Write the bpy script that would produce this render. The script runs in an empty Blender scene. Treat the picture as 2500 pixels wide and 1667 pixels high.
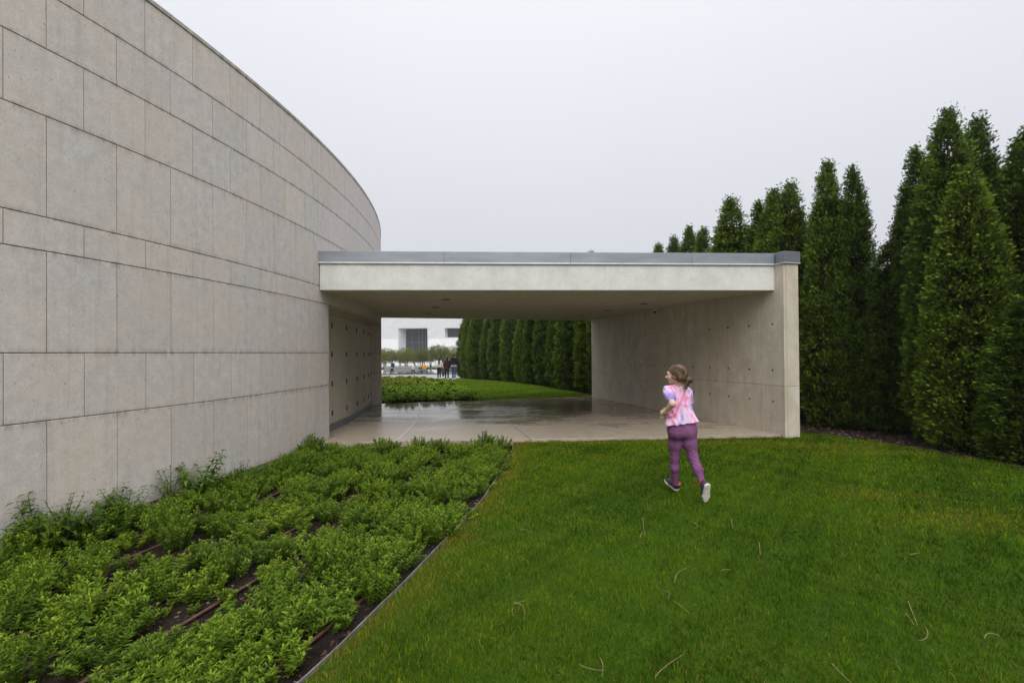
import bpy, bmesh, math, random
import numpy as np
from mathutils import Matrix, Vector
from mathutils.bvhtree import BVHTree
rng = np.random.default_rng(7); random.seed(7)
scene = bpy.context.scene
COL = scene.collection
# ------------------------------------------------------------------ camera
F, PIT, ROL, SHY, EYE = 1180., .007, -.0081865, 20.74, 1.57      # focal length in photo pixels, pitch, roll, shift, eye height
cd = bpy.data.cameras.new('camera'); cam = bpy.data.objects.new('camera', cd); COL.objects.link(cam)
cd.sensor_width = 36; cd.lens = F / 2500 * 36; cd.shift_y = SHY / 2500; cd.clip_start = .05; cd.clip_end = 3000
_c, _s = math.cos(ROL), math.sin(ROL)
_fw = Vector((0, math.cos(PIT), math.sin(PIT))); _up0 = Vector((0, -math.sin(PIT), math.cos(PIT))); _rt0 = Vector((1, 0, 0))
_rt = _rt0 * _c + _up0 * _s; _up = -_rt0 * _s + _up0 * _c
cam.matrix_world = Matrix(((_rt.x, _up.x, -_fw.x, 0), (_rt.y, _up.y, -_fw.y, 0), (_rt.z, _up.z, -_fw.z, EYE), (0, 0, 0, 1)))
scene.camera = cam
# ------------------------------------------------------------------ overcast sky and a soft sun
SUN_EL, SUN_AZ = math.radians(44), math.radians(176)    # azimuth clockwise from +Y
w = bpy.data.worlds.new('World'); scene.world = w; w.use_nodes = True
nt = w.node_tree; nt.nodes.clear()
out = nt.nodes.new('ShaderNodeOutputWorld'); bg = nt.nodes.new('ShaderNodeBackground'); bg2 = nt.nodes.new('ShaderNodeBackground')
sky = nt.nodes.new('ShaderNodeTexSky'); sky.sky_type = 'NISHITA'; sky.sun_disc = False
sky.sun_elevation = SUN_EL; sky.sun_rotation = SUN_AZ; sky.dust_density = 6; sky.air_density = 1.5
hs = nt.nodes.new('ShaderNodeHueSaturation'); hs.inputs['Saturation'].default_value = .35
nt.links.new(sky.outputs[0], hs.inputs['Color']); nt.links.new(hs.outputs[0], bg.inputs[0]); bg.inputs[1].default_value = .05
tc = nt.nodes.new('ShaderNodeTexCoord'); sx = nt.nodes.new('ShaderNodeSeparateXYZ'); nt.links.new(tc.outputs['Generated'], sx.inputs[0])
rp = nt.nodes.new('ShaderNodeValToRGB'); e = rp.color_ramp.elements
e[0].position = 0; e[0].color = (.47, .475, .505, 1); e[1].position = 1; e[1].color = (1.75, 1.76, 1.78, 1)
e2 = e.new(.25); e2.color = (.53, .54, .585, 1); e3 = e.new(.5); e3.color = (.625, .64, .68, 1); e4 = e.new(.66); e4.color = (.70, .715, .75, 1)
nz = nt.nodes.new('ShaderNodeTexNoise'); nz.inputs['Scale'].default_value = 1.6; nz.inputs['Detail'].default_value = 3
nt.links.new(tc.outputs['Generated'], nz.inputs['Vector'])
mu = nt.nodes.new('ShaderNodeMath'); mu.operation = 'MULTIPLY_ADD'; mu.inputs[1].default_value = .10; mu.inputs[2].default_value = -.05
nt.links.new(nz.outputs['Fac'], mu.inputs[0])
ad = nt.nodes.new('ShaderNodeMath'); ad.operation = 'ADD'; nt.links.new(sx.outputs['Z'], ad.inputs[0]); nt.links.new(mu.outputs[0], ad.inputs[1])
nt.links.new(ad.outputs[0], rp.inputs[0]); nt.links.new(rp.outputs[0], bg2.inputs[0]); bg2.inputs[1].default_value = 1.
addsh = nt.nodes.new('ShaderNodeMixShader'); addsh.inputs[0].default_value = .9
nt.links.new(bg.outputs[0], addsh.inputs[1]); nt.links.new(bg2.outputs[0], addsh.inputs[2]); nt.links.new(addsh.outputs[0], out.inputs[0])
sl = bpy.data.lights.new('sun', 'SUN'); sl.energy = 1.5; sl.angle = math.radians(40); sl.color = (1, .97, .92)
sun = bpy.data.objects.new('sun', sl); COL.objects.link(sun)
_d = Vector((math.sin(SUN_AZ) * math.cos(SUN_EL), math.cos(SUN_AZ) * math.cos(SUN_EL), math.sin(SUN_EL)))
sun.rotation_euler = _d.to_track_quat('Z', 'Y').to_euler(); sun.location = (0, -6, 20)
vs = scene.view_settings; vs.view_transform = 'Standard'; vs.look = 'None'; vs.exposure = .55; vs.gamma = 1; vs.use_curve_mapping = False
scene.cycles.use_denoising = True; scene.cycles.max_bounces = 8; scene.cycles.diffuse_bounces = 6; scene.cycles.transparent_max_bounces = 4
# ------------------------------------------------------------------ helpers
K = 2500 / 2352
def ray(x, y, disp=True):
    if disp: x *= K; y *= K
    x -= 1250; y = 833.5 - y + SHY
    X, Y = _c * x - _s * y, _s * x + _c * y
    c, s = math.cos(PIT), math.sin(PIT)
    return X, c * F - s * Y, c * Y + s * F
def onz(x, y, z, disp=True):
    a, b, c = ray(x, y, disp); t = (z - EYE) / c; return a * t, b * t
def aty(x, y, Y, disp=True):
    a, b, c = ray(x, y, disp); t = Y / b; return np.array((a * t, Y, EYE + c * t))
def link(o, parent=None):
    COL.objects.link(o)
    if parent is not None: o.parent = parent
    return o
def npmesh(name, V, T, smooth=False, col=None):
    V = np.asarray(V, np.float32); T = np.asarray(T, np.int32); n = T.shape[1]
    me = bpy.data.meshes.new(name)
    me.vertices.add(len(V)); me.vertices.foreach_set('co', V.ravel())
    me.loops.add(T.size); me.loops.foreach_set('vertex_index', T.ravel())
    me.polygons.add(len(T)); me.polygons.foreach_set('loop_start', np.arange(0, T.size, n, dtype=np.int32))
    me.polygons.foreach_set('loop_total', np.full(len(T), n, np.int32))
    if smooth: me.polygons.foreach_set('use_smooth', np.ones(len(T), bool))
    if col is not None:
        a = me.color_attributes.new('Col', 'FLOAT_COLOR', 'POINT'); a.data.foreach_set('color', np.asarray(col, np.float32).ravel())
    me.update(calc_edges=True); return me
def pymesh(name, V, Fs, smooth=False):
    me = bpy.data.meshes.new(name); me.from_pydata([tuple(map(float, v)) for v in V], [], [tuple(f) for f in Fs])
    if smooth:
        for p in me.polygons: p.use_smooth = True
    me.update(); return me
def obj(name, me, m=None, parent=None):
    o = bpy.data.objects.new(name, me)
    if m is not None and me is not None and not me.materials: me.materials.append(m)
    return link(o, parent)
def tag(o, label, cat, group=None, kind=None):
    if label: o['label'] = label
    if cat: o['category'] = cat
    if group: o['group'] = group
    if kind: o['kind'] = kind
    return o
def empty(name, loc=(0, 0, 0)):
    o = bpy.data.objects.new(name, None); o.location = loc; o.empty_display_size = .2; return link(o)
def struct(o, label=None):
    o['kind'] = 'structure'
    if label: o['label'] = label
    return o
def stuff(o): o['kind'] = 'stuff'; return o
def prism(poly, z0, z1, ch=0):
    """closed vertical prism over a polygon, optional small top chamfer"""
    poly = [tuple(p[:2]) for p in poly]; n = len(poly)
    ar = sum(poly[i][0] * poly[(i + 1) % n][1] - poly[(i + 1) % n][0] * poly[i][1] for i in range(n))
    if ar < 0: poly = poly[::-1]
    V = [(x, y, z0) for x, y in poly] + [(x, y, z1 - ch) for x, y in poly]
    Fs = [list(range(n))[::-1]] + [[i, (i + 1) % n, n + (i + 1) % n, n + i] for i in range(n)]
    if ch:
        P = np.array(poly); c = P.mean(0); Q = []
        for i in range(n):
            a, b, d = P[i - 1], P[i], P[(i + 1) % n]
            e1 = (b - a) / np.linalg.norm(b - a); e2_ = (d - b) / np.linalg.norm(d - b)
            nn = np.array((-e1[1] - e2_[1], e1[0] + e2_[0])); nn /= max(np.linalg.norm(nn), 1e-6); Q.append(b + nn * ch)
        V += [(q[0], q[1], z1) for q in Q]
        Fs += [[n + i, n + (i + 1) % n, 2 * n + (i + 1) % n, 2 * n + i] for i in range(n)] + [list(range(2 * n, 3 * n))]
    else: Fs += [list(range(n, 2 * n))]
    return V, Fs
def prism_obj(name, poly, z0, z1, m, parent=None, ch=0):
    return obj(name, pymesh(name, *prism(poly, z0, z1, ch)), m, parent)
def tube(pts, r, n=6, cap=True):
    P = np.array(pts, float); m_ = len(P); r = np.broadcast_to(r, (m_,)); V = []; Fs = []
    up = np.array((0, 0, 1.)); 
    for i in range(m_):
        t = P[min(i + 1, m_ - 1)] - P[max(i - 1, 0)]; t /= np.linalg.norm(t)
        a = np.cross(t, up if abs(t[2]) < .9 else np.array((1., 0, 0))); a /= np.linalg.norm(a); b = np.cross(t, a)
        for k in range(n): V.append(P[i] + r[i] * (math.cos(2 * math.pi * k / n) * a + math.sin(2 * math.pi * k / n) * b))
    for i in range(m_ - 1):
        for k in range(n): Fs.append((i * n + k, i * n + (k + 1) % n, (i + 1) * n + (k + 1) % n, (i + 1) * n + k))
    if cap: Fs += [tuple(range(n))[::-1], tuple(range((m_ - 1) * n, m_ * n))]
    return V, Fs
def joinm(parts):
    V = []; Fs = []
    for v, f in parts:
        o = len(V); V += [tuple(x) for x in v]; Fs += [[i + o for i in q] for q in f]
    return V, Fs
def boxm(x0, x1, y0, y1, z0, z1):
    return prism([(x0, y0), (x1, y0), (x1, y1), (x0, y1)], z0, z1)
def smoothstep(a, b, x): t = np.clip((x - a) / (b - a), 0, 1); return t * t * (3 - 2 * t)
def vnoise(x, y, s=0):
    return (np.sin(x * 1.7 + s) * np.cos(y * 2.1 - s * 1.3) + .6 * np.sin(x * 3.9 - y * 2.7 + s * 2) + .4 * np.cos(x * 7.3 + y * 6.1 + s)) / 2
# ------------------------------------------------------------------ materials
class MB:
    def __init__(s, name, rough=.8, spec=.3, base=(.5, .5, .5)):
        s.m = bpy.data.materials.new(name); s.m.use_nodes = True; s.nt = s.m.node_tree; s.b = s.nt.nodes['Principled BSDF']
        s.b.inputs['Roughness'].default_value = rough; s.b.inputs['Specular IOR Level'].default_value = spec; s.b.inputs['Base Color'].default_value = (*base, 1)
    def n(s, t, **kw):
        x = s.nt.nodes.new(t)
        for k, v in kw.items():
            if k in x.inputs.keys(): x.inputs[k].default_value = v
            else: setattr(x, k, v)
        return x
    def l(s, a, b): s.nt.links.new(a, b)
    def pos(s, scale=(1, 1, 1)):
        g = s.n('ShaderNodeNewGeometry'); mp = s.n('ShaderNodeMapping'); mp.inputs['Scale'].default_value = scale
        s.l(g.outputs['Position'], mp.inputs['Vector']); return mp.outputs[0]
    def ocoord(s, scale=(1, 1, 1)):
        g = s.n('ShaderNodeTexCoord'); mp = s.n('ShaderNodeMapping'); mp.inputs['Scale'].default_value = scale
        s.l(g.outputs['Object'], mp.inputs['Vector']); return mp.outputs[0]
    def noise(s, vec, scale, detail=4, rough=.55, dist=0):
        x = s.n('ShaderNodeTexNoise'); x.inputs['Scale'].default_value = scale; x.inputs['Detail'].default_value = detail
        x.inputs['Roughness'].default_value = rough; x.inputs['Distortion'].default_value = dist; s.l(vec, x.inputs['Vector']); return x.outputs['Fac']
    def vor(s, vec, scale, out='Distance'):
        x = s.n('ShaderNodeTexVoronoi'); x.inputs['Scale'].default_value = scale; s.l(vec, x.inputs['Vector']); return x.outputs[out]
    def ramp(s, fac, stops):
        r = s.n('ShaderNodeValToRGB'); e = r.color_ramp.elements
        for i, (p, c) in enumerate(stops):
            el = e[i] if i < 2 else e.new(p)
            el.position = p; el.color = (*c, 1) if not np.isscalar(c) else (c, c, c, 1)
        s.l(fac, r.inputs[0]); return r.outputs[0]
    def mix(s, a, b, fac, mode='MIX'):
        x = s.n('ShaderNodeMix', data_type='RGBA', blend_type=mode)
        for v, i in ((fac, 0), (a, 6), (b, 7)):
            if hasattr(v, 'is_linked') or hasattr(v, 'links'): s.l(v, x.inputs[i])
            else: x.inputs[i].default_value = v if np.isscalar(v) else (*v, 1)
        return x.outputs[2]
    def math(s, op, a, b=0.):
        x = s.n('ShaderNodeMath', operation=op)
        for v, i in ((a, 0), (b, 1)):
            if hasattr(v, 'links'): s.l(v, x.inputs[i])
            else: x.inputs[i].default_value = v
        return x.outputs[0]
    def color(s, c): s.l(c, s.b.inputs['Base Color']); return s
    def rough(s, c): s.l(c, s.b.inputs['Roughness']); return s
    def bump(s, h, strength=.3, dist=.01):
        x = s.n('ShaderNodeBump'); x.inputs['Strength'].default_value = strength; x.inputs['Distance'].default_value = dist
        s.l(h, x.inputs['Height']); s.l(x.outputs[0], s.b.inputs['Normal']); return s
    def orand(s): return s.n('ShaderNodeObjectInfo').outputs['Random']
    def island(s): return s.n('ShaderNodeNewGeometry').outputs['Random Per Island']
    def attr(s): return s.n('ShaderNodeVertexColor', layer_name='Col').outputs[0]
    def translucent(s, c, fac):
        tr = s.n('ShaderNodeBsdfTranslucent'); mx = s.n('ShaderNodeMixShader'); mx.inputs[0].default_value = fac
        s.l(c, tr.inputs['Color']); s.l(s.b.outputs[0], mx.inputs[1]); s.l(tr.outputs[0], mx.inputs[2])
        s.l(mx.outputs[0], s.nt.nodes['Material Output'].inputs['Surface']); return s
M = {}
def simple(name, c, rough=.7, spec=.3, metal=0, vary=.12, scale=8):
    b = MB(name, rough, spec, c); p = b.ocoord(); n_ = b.noise(p, scale, 3)
    lo = tuple(v * (1 - vary) for v in c); hi = tuple(min(1, v * (1 + vary)) for v in c)
    b.color(b.ramp(n_, [(.3, lo), (.7, hi)])); b.b.inputs['Metallic'].default_value = metal
    M[name] = b.m; return b.m
def limestone(name, c, dk=.0):
    b = MB(name, .75, .25); p = b.pos(); r = b.orand()
    n1 = b.noise(p, 1.1, 6, .6); n2 = b.noise(p, 9, 5, .65); n3 = b.noise(p, 55, 3, .6); pit = b.noise(b.pos((1, 1, .7)), 52, 2, .5)
    c1 = b.ramp(n2, [(.3, tuple(v * .87 for v in c)), (.72, tuple(v * 1.1 for v in c))])
    warm = b.mix(c1, (c[0] * 1.05, c[1] * .97, c[2] * .85), b.math('MULTIPLY', b.ramp(n1, [(.42, 0.), (.66, 1.)]), .55))
    tint = b.mix(warm, b.ramp(r, [(0, (.92, .92, .93)), (.35, (1., .98, .96)), (.65, (.96, .95, .95)), (1, (1.04, 1.0, .95))]), .8, 'MULTIPLY')
    fine = b.mix(tint, b.ramp(n3, [(.3, .82), (.7, 1.1)]), .6, 'MULTIPLY')
    pits = b.mix(fine, (.16, .14, .12), b.math('MULTIPLY', b.ramp(pit, [(.685, 0.), (.73, 1.)]), .6))
    st = b.noise(b.pos((14, 14, .5)), 1.0, 4, .6)
    cst = b.mix(pits, (.62, .6, .58), b.math('MULTIPLY', b.ramp(st, [(.5, 0.), (.75, 1.)]), .3), 'MULTIPLY')
    edge = b.ramp(b.attr(), [(0., .9), (.07, 0.), (.93, 0.), (1., 1.)]); ed2 = b.noise(b.pos((9, 9, 1.2)), 1.6, 5, .7)
    b.color(b.mix(cst, (.50, .46, .42), b.math('MULTIPLY', edge, b.ramp(ed2, [(.42, 0.), (.66, .8)])), 'MULTIPLY'))
    b.bump(b.math('SUBTRACT', b.noise(p, 60, 4, .7), b.ramp(pit, [(.69, 0.), (.75, .8)])), .35, .004); M[name] = b.m
limestone('limestone', (.612, .57, .55)); limestone('limestone_coping', (.52, .49, .465))
def concrete(name, c, streak=.5, effl=.5, hole=True):
    b = MB(name, .72, .3); p = b.pos()
    n1 = b.noise(p, .9, 6, .6, .4); n2 = b.noise(p, 3.2, 6, .6); n3 = b.noise(p, 40, 3, .6)
    st = b.noise(b.pos((5, 5, .35)), 1.3, 5, .65, .3)
    c1 = b.ramp(n2, [(.28, tuple(v * .86 for v in c)), (.72, tuple(v * 1.1 for v in c))])
    c2 = b.mix(c1, (c[0] * .66, c[1] * .62, c[2] * .52), b.math('MULTIPLY', b.ramp(st, [(.45, 0.), (.68, 1.)]), streak))
    c3 = b.mix(c2, (.62, .61, .59), b.math('MULTIPLY', b.math('MULTIPLY', b.ramp(n1, [(.52, 0.), (.68, 1.)]), b.ramp(n2, [(.45, 0.), (.6, 1.)])), effl))
    c4 = b.mix(c3, b.ramp(n3, [(.3, .86), (.7, 1.08)]), .7, 'MULTIPLY')
    if hole:
        pt = b.noise(p, 45, 1, .4); c4 = b.mix(c4, (.1, .09, .08), b.math('MULTIPLY', b.ramp(pt, [(.74, 0.), (.78, 1.)]), .6))
    b.color(c4); b.bump(b.noise(p, 30, 5, .65), .25, .004); M[name] = b.m
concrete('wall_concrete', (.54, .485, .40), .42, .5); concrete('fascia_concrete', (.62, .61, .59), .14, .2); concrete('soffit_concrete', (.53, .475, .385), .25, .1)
# wet concrete floor
b = MB('wet_concrete', .3, .5); p = b.pos()
n1 = b.noise(p, .42, 4, .55, .5); n2 = b.noise(p, 5, 6, .65); n3 = b.noise(b.pos((.5, 2.2, 1)), 1.2, 5, .6, .6); r = b.orand()
c1 = b.ramp(n2, [(.3, (.28, .235, .18)), (.7, (.42, .355, .28))])
gsp = b.n('ShaderNodeSeparateXYZ'); b.l(b.pos(), gsp.inputs[0]); inn_ = b.n('ShaderNodeMapRange'); b.l(gsp.outputs['Y'], inn_.inputs[0]); inn_.inputs[1].default_value = 9.2; inn_.inputs[2].default_value = 12.5; inn_.inputs[3].default_value = -.14; inn_.inputs[4].default_value = .05
wet = b.ramp(b.math('ADD', inn_.outputs[0], b.math('ADD', b.math('MULTIPLY', n1, .55), b.math('MULTIPLY', n3, .45))), [(.44, 0.), (.57, 1.)])
c2 = b.mix(c1, (.55, .52, .48), b.math('MULTIPLY', wet, .85), 'MULTIPLY')
b.color(b.mix(c2, b.ramp(r, [(0, .92), (1, 1.06)]), 1., 'MULTIPLY'))
rr = b.math('ADD', b.math('MULTIPLY', wet, -.24), b.ramp(n2, [(.3, .30), (.7, .40)])); b.rough(rr)
b.bump(b.noise(p, 22, 5, .6), .06, .004); M['wet_concrete'] = b.m
# metal coping
b = MB('zinc', .42, .5, (.28, .295, .32)); b.b.inputs['Metallic'].default_value = .55
n_ = b.noise(b.pos((.6, .6, 3)), 2.5, 4); b.color(b.mix(b.ramp(n_, [(.3, (.22, .24, .275)), (.7, (.30, .32, .36))]), b.ramp(b.orand(), [(0, .9), (1, 1.1)]), 1., 'MULTIPLY')); M['zinc'] = b.m
simple('zinc_lip', (.62, .63, .65), .4, .5, .3); simple('kick_metal', (.20, .225, .25), .4, .5, .4)
simple('door_paint', (.50, .46, .39), .55, .35, 0, .07, 3); simple('hinge_metal', (.07, .065, .06), .4, .5, .6); simple('joint_dark', (.10, .085, .07), .9, .1); simple('mortar', (.34, .30, .25), .9, .1)
simple('black_rubber', (.02, .02, .02), .6); simple('lamp_can', (.05, .045, .04), .5); simple('camera_white', (.6, .6, .58), .4)
b = MB('dome_glass', .06, .6, (.012, .012, .014)); M['dome_glass'] = b.m
# ground materials
b = MB('soil', .95, .1); p = b.pos(); n1 = b.noise(p, 6, 6, .7); n2 = b.noise(p, 60, 4, .7)
b.color(b.mix(b.ramp(n1, [(.3, (.014, .010, .008)), (.55, (.03, .022, .017)), (.75, (.055, .042, .034))]), b.ramp(n2, [(.3, .5), (.7, 1.5)]), .8, 'MULTIPLY')); b.bump(b.math('ADD', n1, n2), .9, .03); M['soil'] = b.m
b = MB('mulch', .95, .1); p = b.pos(); n1 = b.noise(p, 14, 5, .7); n2 = b.noise(p, 90, 3, .7)
b.color(b.mix(b.ramp(n1, [(.3, (.012, .008, .006)), (.7, (.05, .03, .022))]), b.ramp(n2, [(.3, .5), (.7, 1.6)]), .8, 'MULTIPLY')); b.bump(n1, .9, .03); M['mulch'] = b.m
b = MB('chips', .9, .15); i_ = b.island(); b.color(b.ramp(i_, [(0, (.015, .01, .008)), (.6, (.05, .028, .02)), (.9, (.09, .055, .04)), (1, (.2, .18, .16))])); M['chips'] = b.m
b = MB('turf', .9, .1); p = b.pos(); n1 = b.noise(p, 1.2, 5, .6); n2 = b.noise(p, 70, 4, .7)
b.color(b.mix(b.ramp(n1, [(.3, (.03, .065, .003)), (.7, (.05, .09, .004))]), b.ramp(n2, [(.3, .45), (.7, 1.5)]), .8, 'MULTIPLY')); b.bump(n2, .8, .02); M['turf'] = b.m
b = MB('grass', .75, .07); c_ = b.mix(b.attr(), b.ramp(b.island(), [(0, .6), (.5, 1.), (1, 1.45)]), 1., 'MULTIPLY'); b.color(c_); b.translucent(c_, .3); M['grass'] = b.m
b = MB('dry_stem', .7, .2); b.color(b.ramp(b.noise(b.pos(), 30, 3), [(.3, (.12, .09, .035)), (.7, (.27, .21, .10))])); M['dry_stem'] = b.m
b = MB('paving', .55, .4); p = b.pos(); n1 = b.noise(p, .3, 5); n2 = b.noise(p, 6, 4)
b.color(b.mix(b.ramp(n1, [(.3, (.24, .24, .245)), (.7, (.34, .34, .34))]), b.ramp(n2, [(.3, .85), (.7, 1.1)]), .7, 'MULTIPLY')); M['paving'] = b.m
b = MB('pool_water', .04, .5, (.05, .055, .06)); b.bump(b.noise(b.pos(), 3, 3), .04, .02); M['pool_water'] = b.m
simple('granite_dark', (.09, .09, .095), .5); simple('granite', (.2, .2, .2), .6)
# foliage
def leafmat(name, c0, c1, tr=.25, rough=.55, attr=False):
    b = MB(name, .65, .12)
    c_ = b.mix(b.ramp(b.island(), [(0, c0), (1, c1)]), b.ramp(b.orand(), [(0, (.72, .74, .8)), (.5, (1., .98, .95)), (1, (1.25, 1.12, 1.))]), 1., 'MULTIPLY')
    if attr: c_ = b.mix(c_, b.attr(), 1., 'MULTIPLY')
    b.color(c_); b.translucent(c_, tr); M[name] = b.m
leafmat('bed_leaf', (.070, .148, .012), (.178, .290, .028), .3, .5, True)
leafmat('weed_leaf', (.05, .105, .010), (.115, .20, .022), .25, .45)
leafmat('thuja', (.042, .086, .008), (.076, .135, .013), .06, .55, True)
leafmat('serviceberry', (.10, .125, .018), (.22, .23, .045), .3)
leafmat('far_bed_leaf', (.12, .25, .014), (.25, .41, .034), .3, .5, True)
b = MB('stem_green', .6, .2); b.color(b.ramp(b.noise(b.pos(), 20), [(.3, (.07, .10, .03)), (.7, (.13, .17, .06))])); M['stem_green'] = b.m
b = MB('bark', .9, .15); n_ = b.noise(b.ocoord((8, 8, 1)), 5, 5, .7); b.color(b.ramp(n_, [(.3, (.03, .022, .016)), (.7, (.10, .075, .055))])); b.bump(n_, .8, .02); M['bark'] = b.m
b = MB('hose', .45, .4); b.color(b.ramp(b.noise(b.pos(), 12, 4), [(.3, (.055, .024, .017)), (.7, (.105, .05, .036))])); M['hose'] = b.m
simple('edging_metal', (.2, .19, .175), .5, .4, .3, .35, 12)
# far building
b = MB('white_cladding', .5, .3); br = b.n('ShaderNodeTexBrick'); br.offset = .5
br.inputs['Color1'].default_value = (.74, .75, .77, 1); br.inputs['Color2'].default_value = (.68, .69, .71, 1); br.inputs['Mortar'].default_value = (.55, .56, .58, 1)
br.inputs['Scale'].default_value = 1; br.inputs['Mortar Size'].default_value = .012; br.inputs['Brick Width'].default_value = 1.6; br.inputs['Row Height'].default_value = .62
g = b.n('ShaderNodeNewGeometry'); sp = b.n('ShaderNodeSeparateXYZ'); cb = b.n('ShaderNodeCombineXYZ'); b.l(g.outputs['Position'], sp.inputs[0]); b.l(sp.outputs['X'], cb.inputs['X']); b.l(sp.outputs['Z'], cb.inputs['Y']); b.l(cb.outputs[0], br.inputs['Vector'])
b.color(br.outputs['Color']); M['white_cladding'] = b.m
b = MB('window_glass', .08, .6, (.03, .036, .045)); M['window_glass'] = b.m
simple('mullion', (.16, .165, .17), .5, .4, .4)
# ------------------------------------------------------------------ terrain
GY = [(-500, -.05), (17, -.05), (34, -.26), (46, -.56), (54, -.84), (63, -1.15), (2000, -1.15)]
def g(y): return np.interp(y, [a for a, _ in GY], [c for _, c in GY])
CX, CY, R = -25.2849, 9.7693, 21.8623           # centre and radius of the round building
PH, ST = -.26753, .013827                       # half-panel grid round the wall
def pol(th, off=0.): return (CX + (R + off) * math.cos(th), CY + (R + off) * math.sin(th))
def offs(x, y): return np.hypot(x - CX, y - CY) - R
def sheet(name, fn_in, x0, x1, y0, y1, dx, dy, dz, m, zf=g):
    pass
ys = np.concatenate([np.arange(-120, -10, 20), np.arange(-10, 70, 2.), np.arange(70, 130, 10), [160, 220, 320, 450]]); xs = np.concatenate([[-450, -300, -200, -120, -80], np.arange(-60, 61, 10), [80, 120, 200, 300, 450]])
XX, YY = np.meshgrid(xs, ys); ZZ = g(YY) - .17
V = np.stack([XX.ravel(), YY.ravel(), ZZ.ravel()], 1); nx = len(xs)
T = [(j * nx + i, j * nx + i + 1, (j + 1) * nx + i + 1, (j + 1) * nx + i) for j in range(len(ys) - 1) for i in range(nx - 1)]
struct(obj('ground', npmesh('ground', V, T), M['turf']))
# slab corner points
FL, FR, BR_, BL = (-3.43, 8.6), (5.07, 9.11), (2.87, 17.43), (-4.14, 15.29)
WA, WD = np.array((5.08, 9.01)), np.array((-.2587, .966)); WN = np.array((.966, .2587))     # end wall: front arris, direction, outward normal
EDGE = 3.46
def lerp(a, b, t): return (a[0] + (b[0] - a[0]) * t, a[1] + (b[1] - a[1]) * t)
# mulch border line (front of the hedge)
MUL = [(8.6, 1.0), (7.9, 3.5), (7.45, 5.2), (7.04, 6.67), (7.0, 6.94), (6.79, 7.38), (6.67, 8.04), (6.43, 8.69), (6.08, 9.36), (5.76, 9.63), (5.45, 9.9)]
HED = [(5.2, 10.6), (4.6, 13.2), (3.75, 16.6), (3.0, 18.4), (2.45, 21.6), (.9, 27.6), (-.7, 31.6), (-2.55, 34.2), (-4.1, 38.0)]
MULX = np.array(MUL + HED)
def mul_x(y): return np.interp(y, MULX[:, 1], MULX[:, 0])
# lawn sheet: from the bed edging to the mulch line, then on beyond the passage
def strip(name, ylist, xl, xr, m, z, nx=6):
    V = []; T = []
    for j, y in enumerate(ylist):
        a, c = xl(y), xr(y)
        for i in range(nx + 1): V.append((a + (c - a) * i / nx, y, (g(y) - g(0)) + z))
    for j in range(len(ylist) - 1):
        for i in range(nx): T.append((j * (nx + 1) + i, j * (nx + 1) + i + 1, (j + 1) * (nx + 1) + i + 1, (j + 1) * (nx + 1) + i))
    return obj(name, npmesh(name, V, T), m)
def arcx(y, off): return CX + np.sqrt(np.maximum((R + off) ** 2 - (y - CY) ** 2, 0))
yl = np.concatenate([np.arange(-8, 10, .5), np.arange(10, 38.1, 1.)])
def fardge(y): return np.interp(y, [17.1, 22, 27, 31, 33], [-1.14, -2.32, -3.6, -5.3, -6.5])
struct(strip('lawn', yl, lambda y: arcx(y, EDGE) if y < 17.1 else fardge(y), lambda y: mul_x(y) + .02, M['turf'], -.05))
struct(strip('mulch_border', yl, lambda y: mul_x(y), lambda y: mul_x(y) + 3.4, M['mulch'], -.058))
struct(strip('outer_lawn', yl, lambda y: mul_x(y) + 3.4, lambda y: mul_x(y) + 40, M['turf'], -.05))
struct(strip('planting_bed', np.arange(-8, 9.2, .4), lambda y: arcx(y, -.2), lambda y: arcx(y, EDGE), M['soil'], -.10))
struct(strip('far_planting_bed', np.arange(15., 33.1, .6), lambda y: np.interp(y, [15, 20, 33], [-5.2, -8, -13]), lambda y: fardge(max(y, 17.1)) if y > 17.1 else arcx(y, 3.38), M['soil'], -.10))
# ------------------------------------------------------------------ passage floor: concrete slabs with open joints
floor = struct(empty('passage_floor', (0, 9, 0)))
def Lc(v):
    th = -.052 + v * (.2615 + .052); return pol(th, -.36)
def J1(v): return pol(-.045 + v * (.2635 + .045), 1.34 - .5 * v + .32 * v * v)
def J2(v): return lerp((.33, 8.82), (-1.10, 16.235), v)
def RW(v): return lerp((FR[0] - .01, FR[1]), (BR_[0] - .01, BR_[1]), v)
front = lambda x: FL[1] + (x - FL[0]) * (FR[1] - FL[1]) / (FR[0] - FL[0])
bands = [(Lc, J1, [0, .42, .74, 1]), (J1, J2, [0, .25, .55, .78, 1]), (J2, RW, [0, .34, .68, 1])]
gp = .007
for A_, B_, vv in bands:
    for v0, v1 in zip(vv[:-1], vv[1:]):
        n = 6; L_ = []; R_ = []
        for i in range(n + 1):
            v = v0 + (v1 - v0) * i / n
            v = v + (gp / 8 if i == 0 else -gp / 8 if i == n else 0)
            a, c = np.array(A_(v)), np.array(B_(v)); d = (c - a) / np.linalg.norm(c - a)
            L_.append(a + d * gp); R_.append(c - d * gp)
        o = prism_obj('floor_slab', L_ + R_[::-1], -.22, 0, M['wet_concrete'], floor, .003); o.location = (0, -9, 0)
s_ = [np.array(J1(v)) for v in np.linspace(0.01, .99, 16)]
V = []; T = []
for i, q in enumerate(s_):
    V += [(q[0] - .018, q[1], .0035), (q[0] + .018, q[1], .0035)]
    if i: T.append((2 * i - 2, 2 * i - 1, 2 * i + 1, 2 * i))
o = obj('joint_strip', npmesh('joint_strip', V, T), M['zinc_lip'], floor); o.location = (0, -9, 0)
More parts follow.
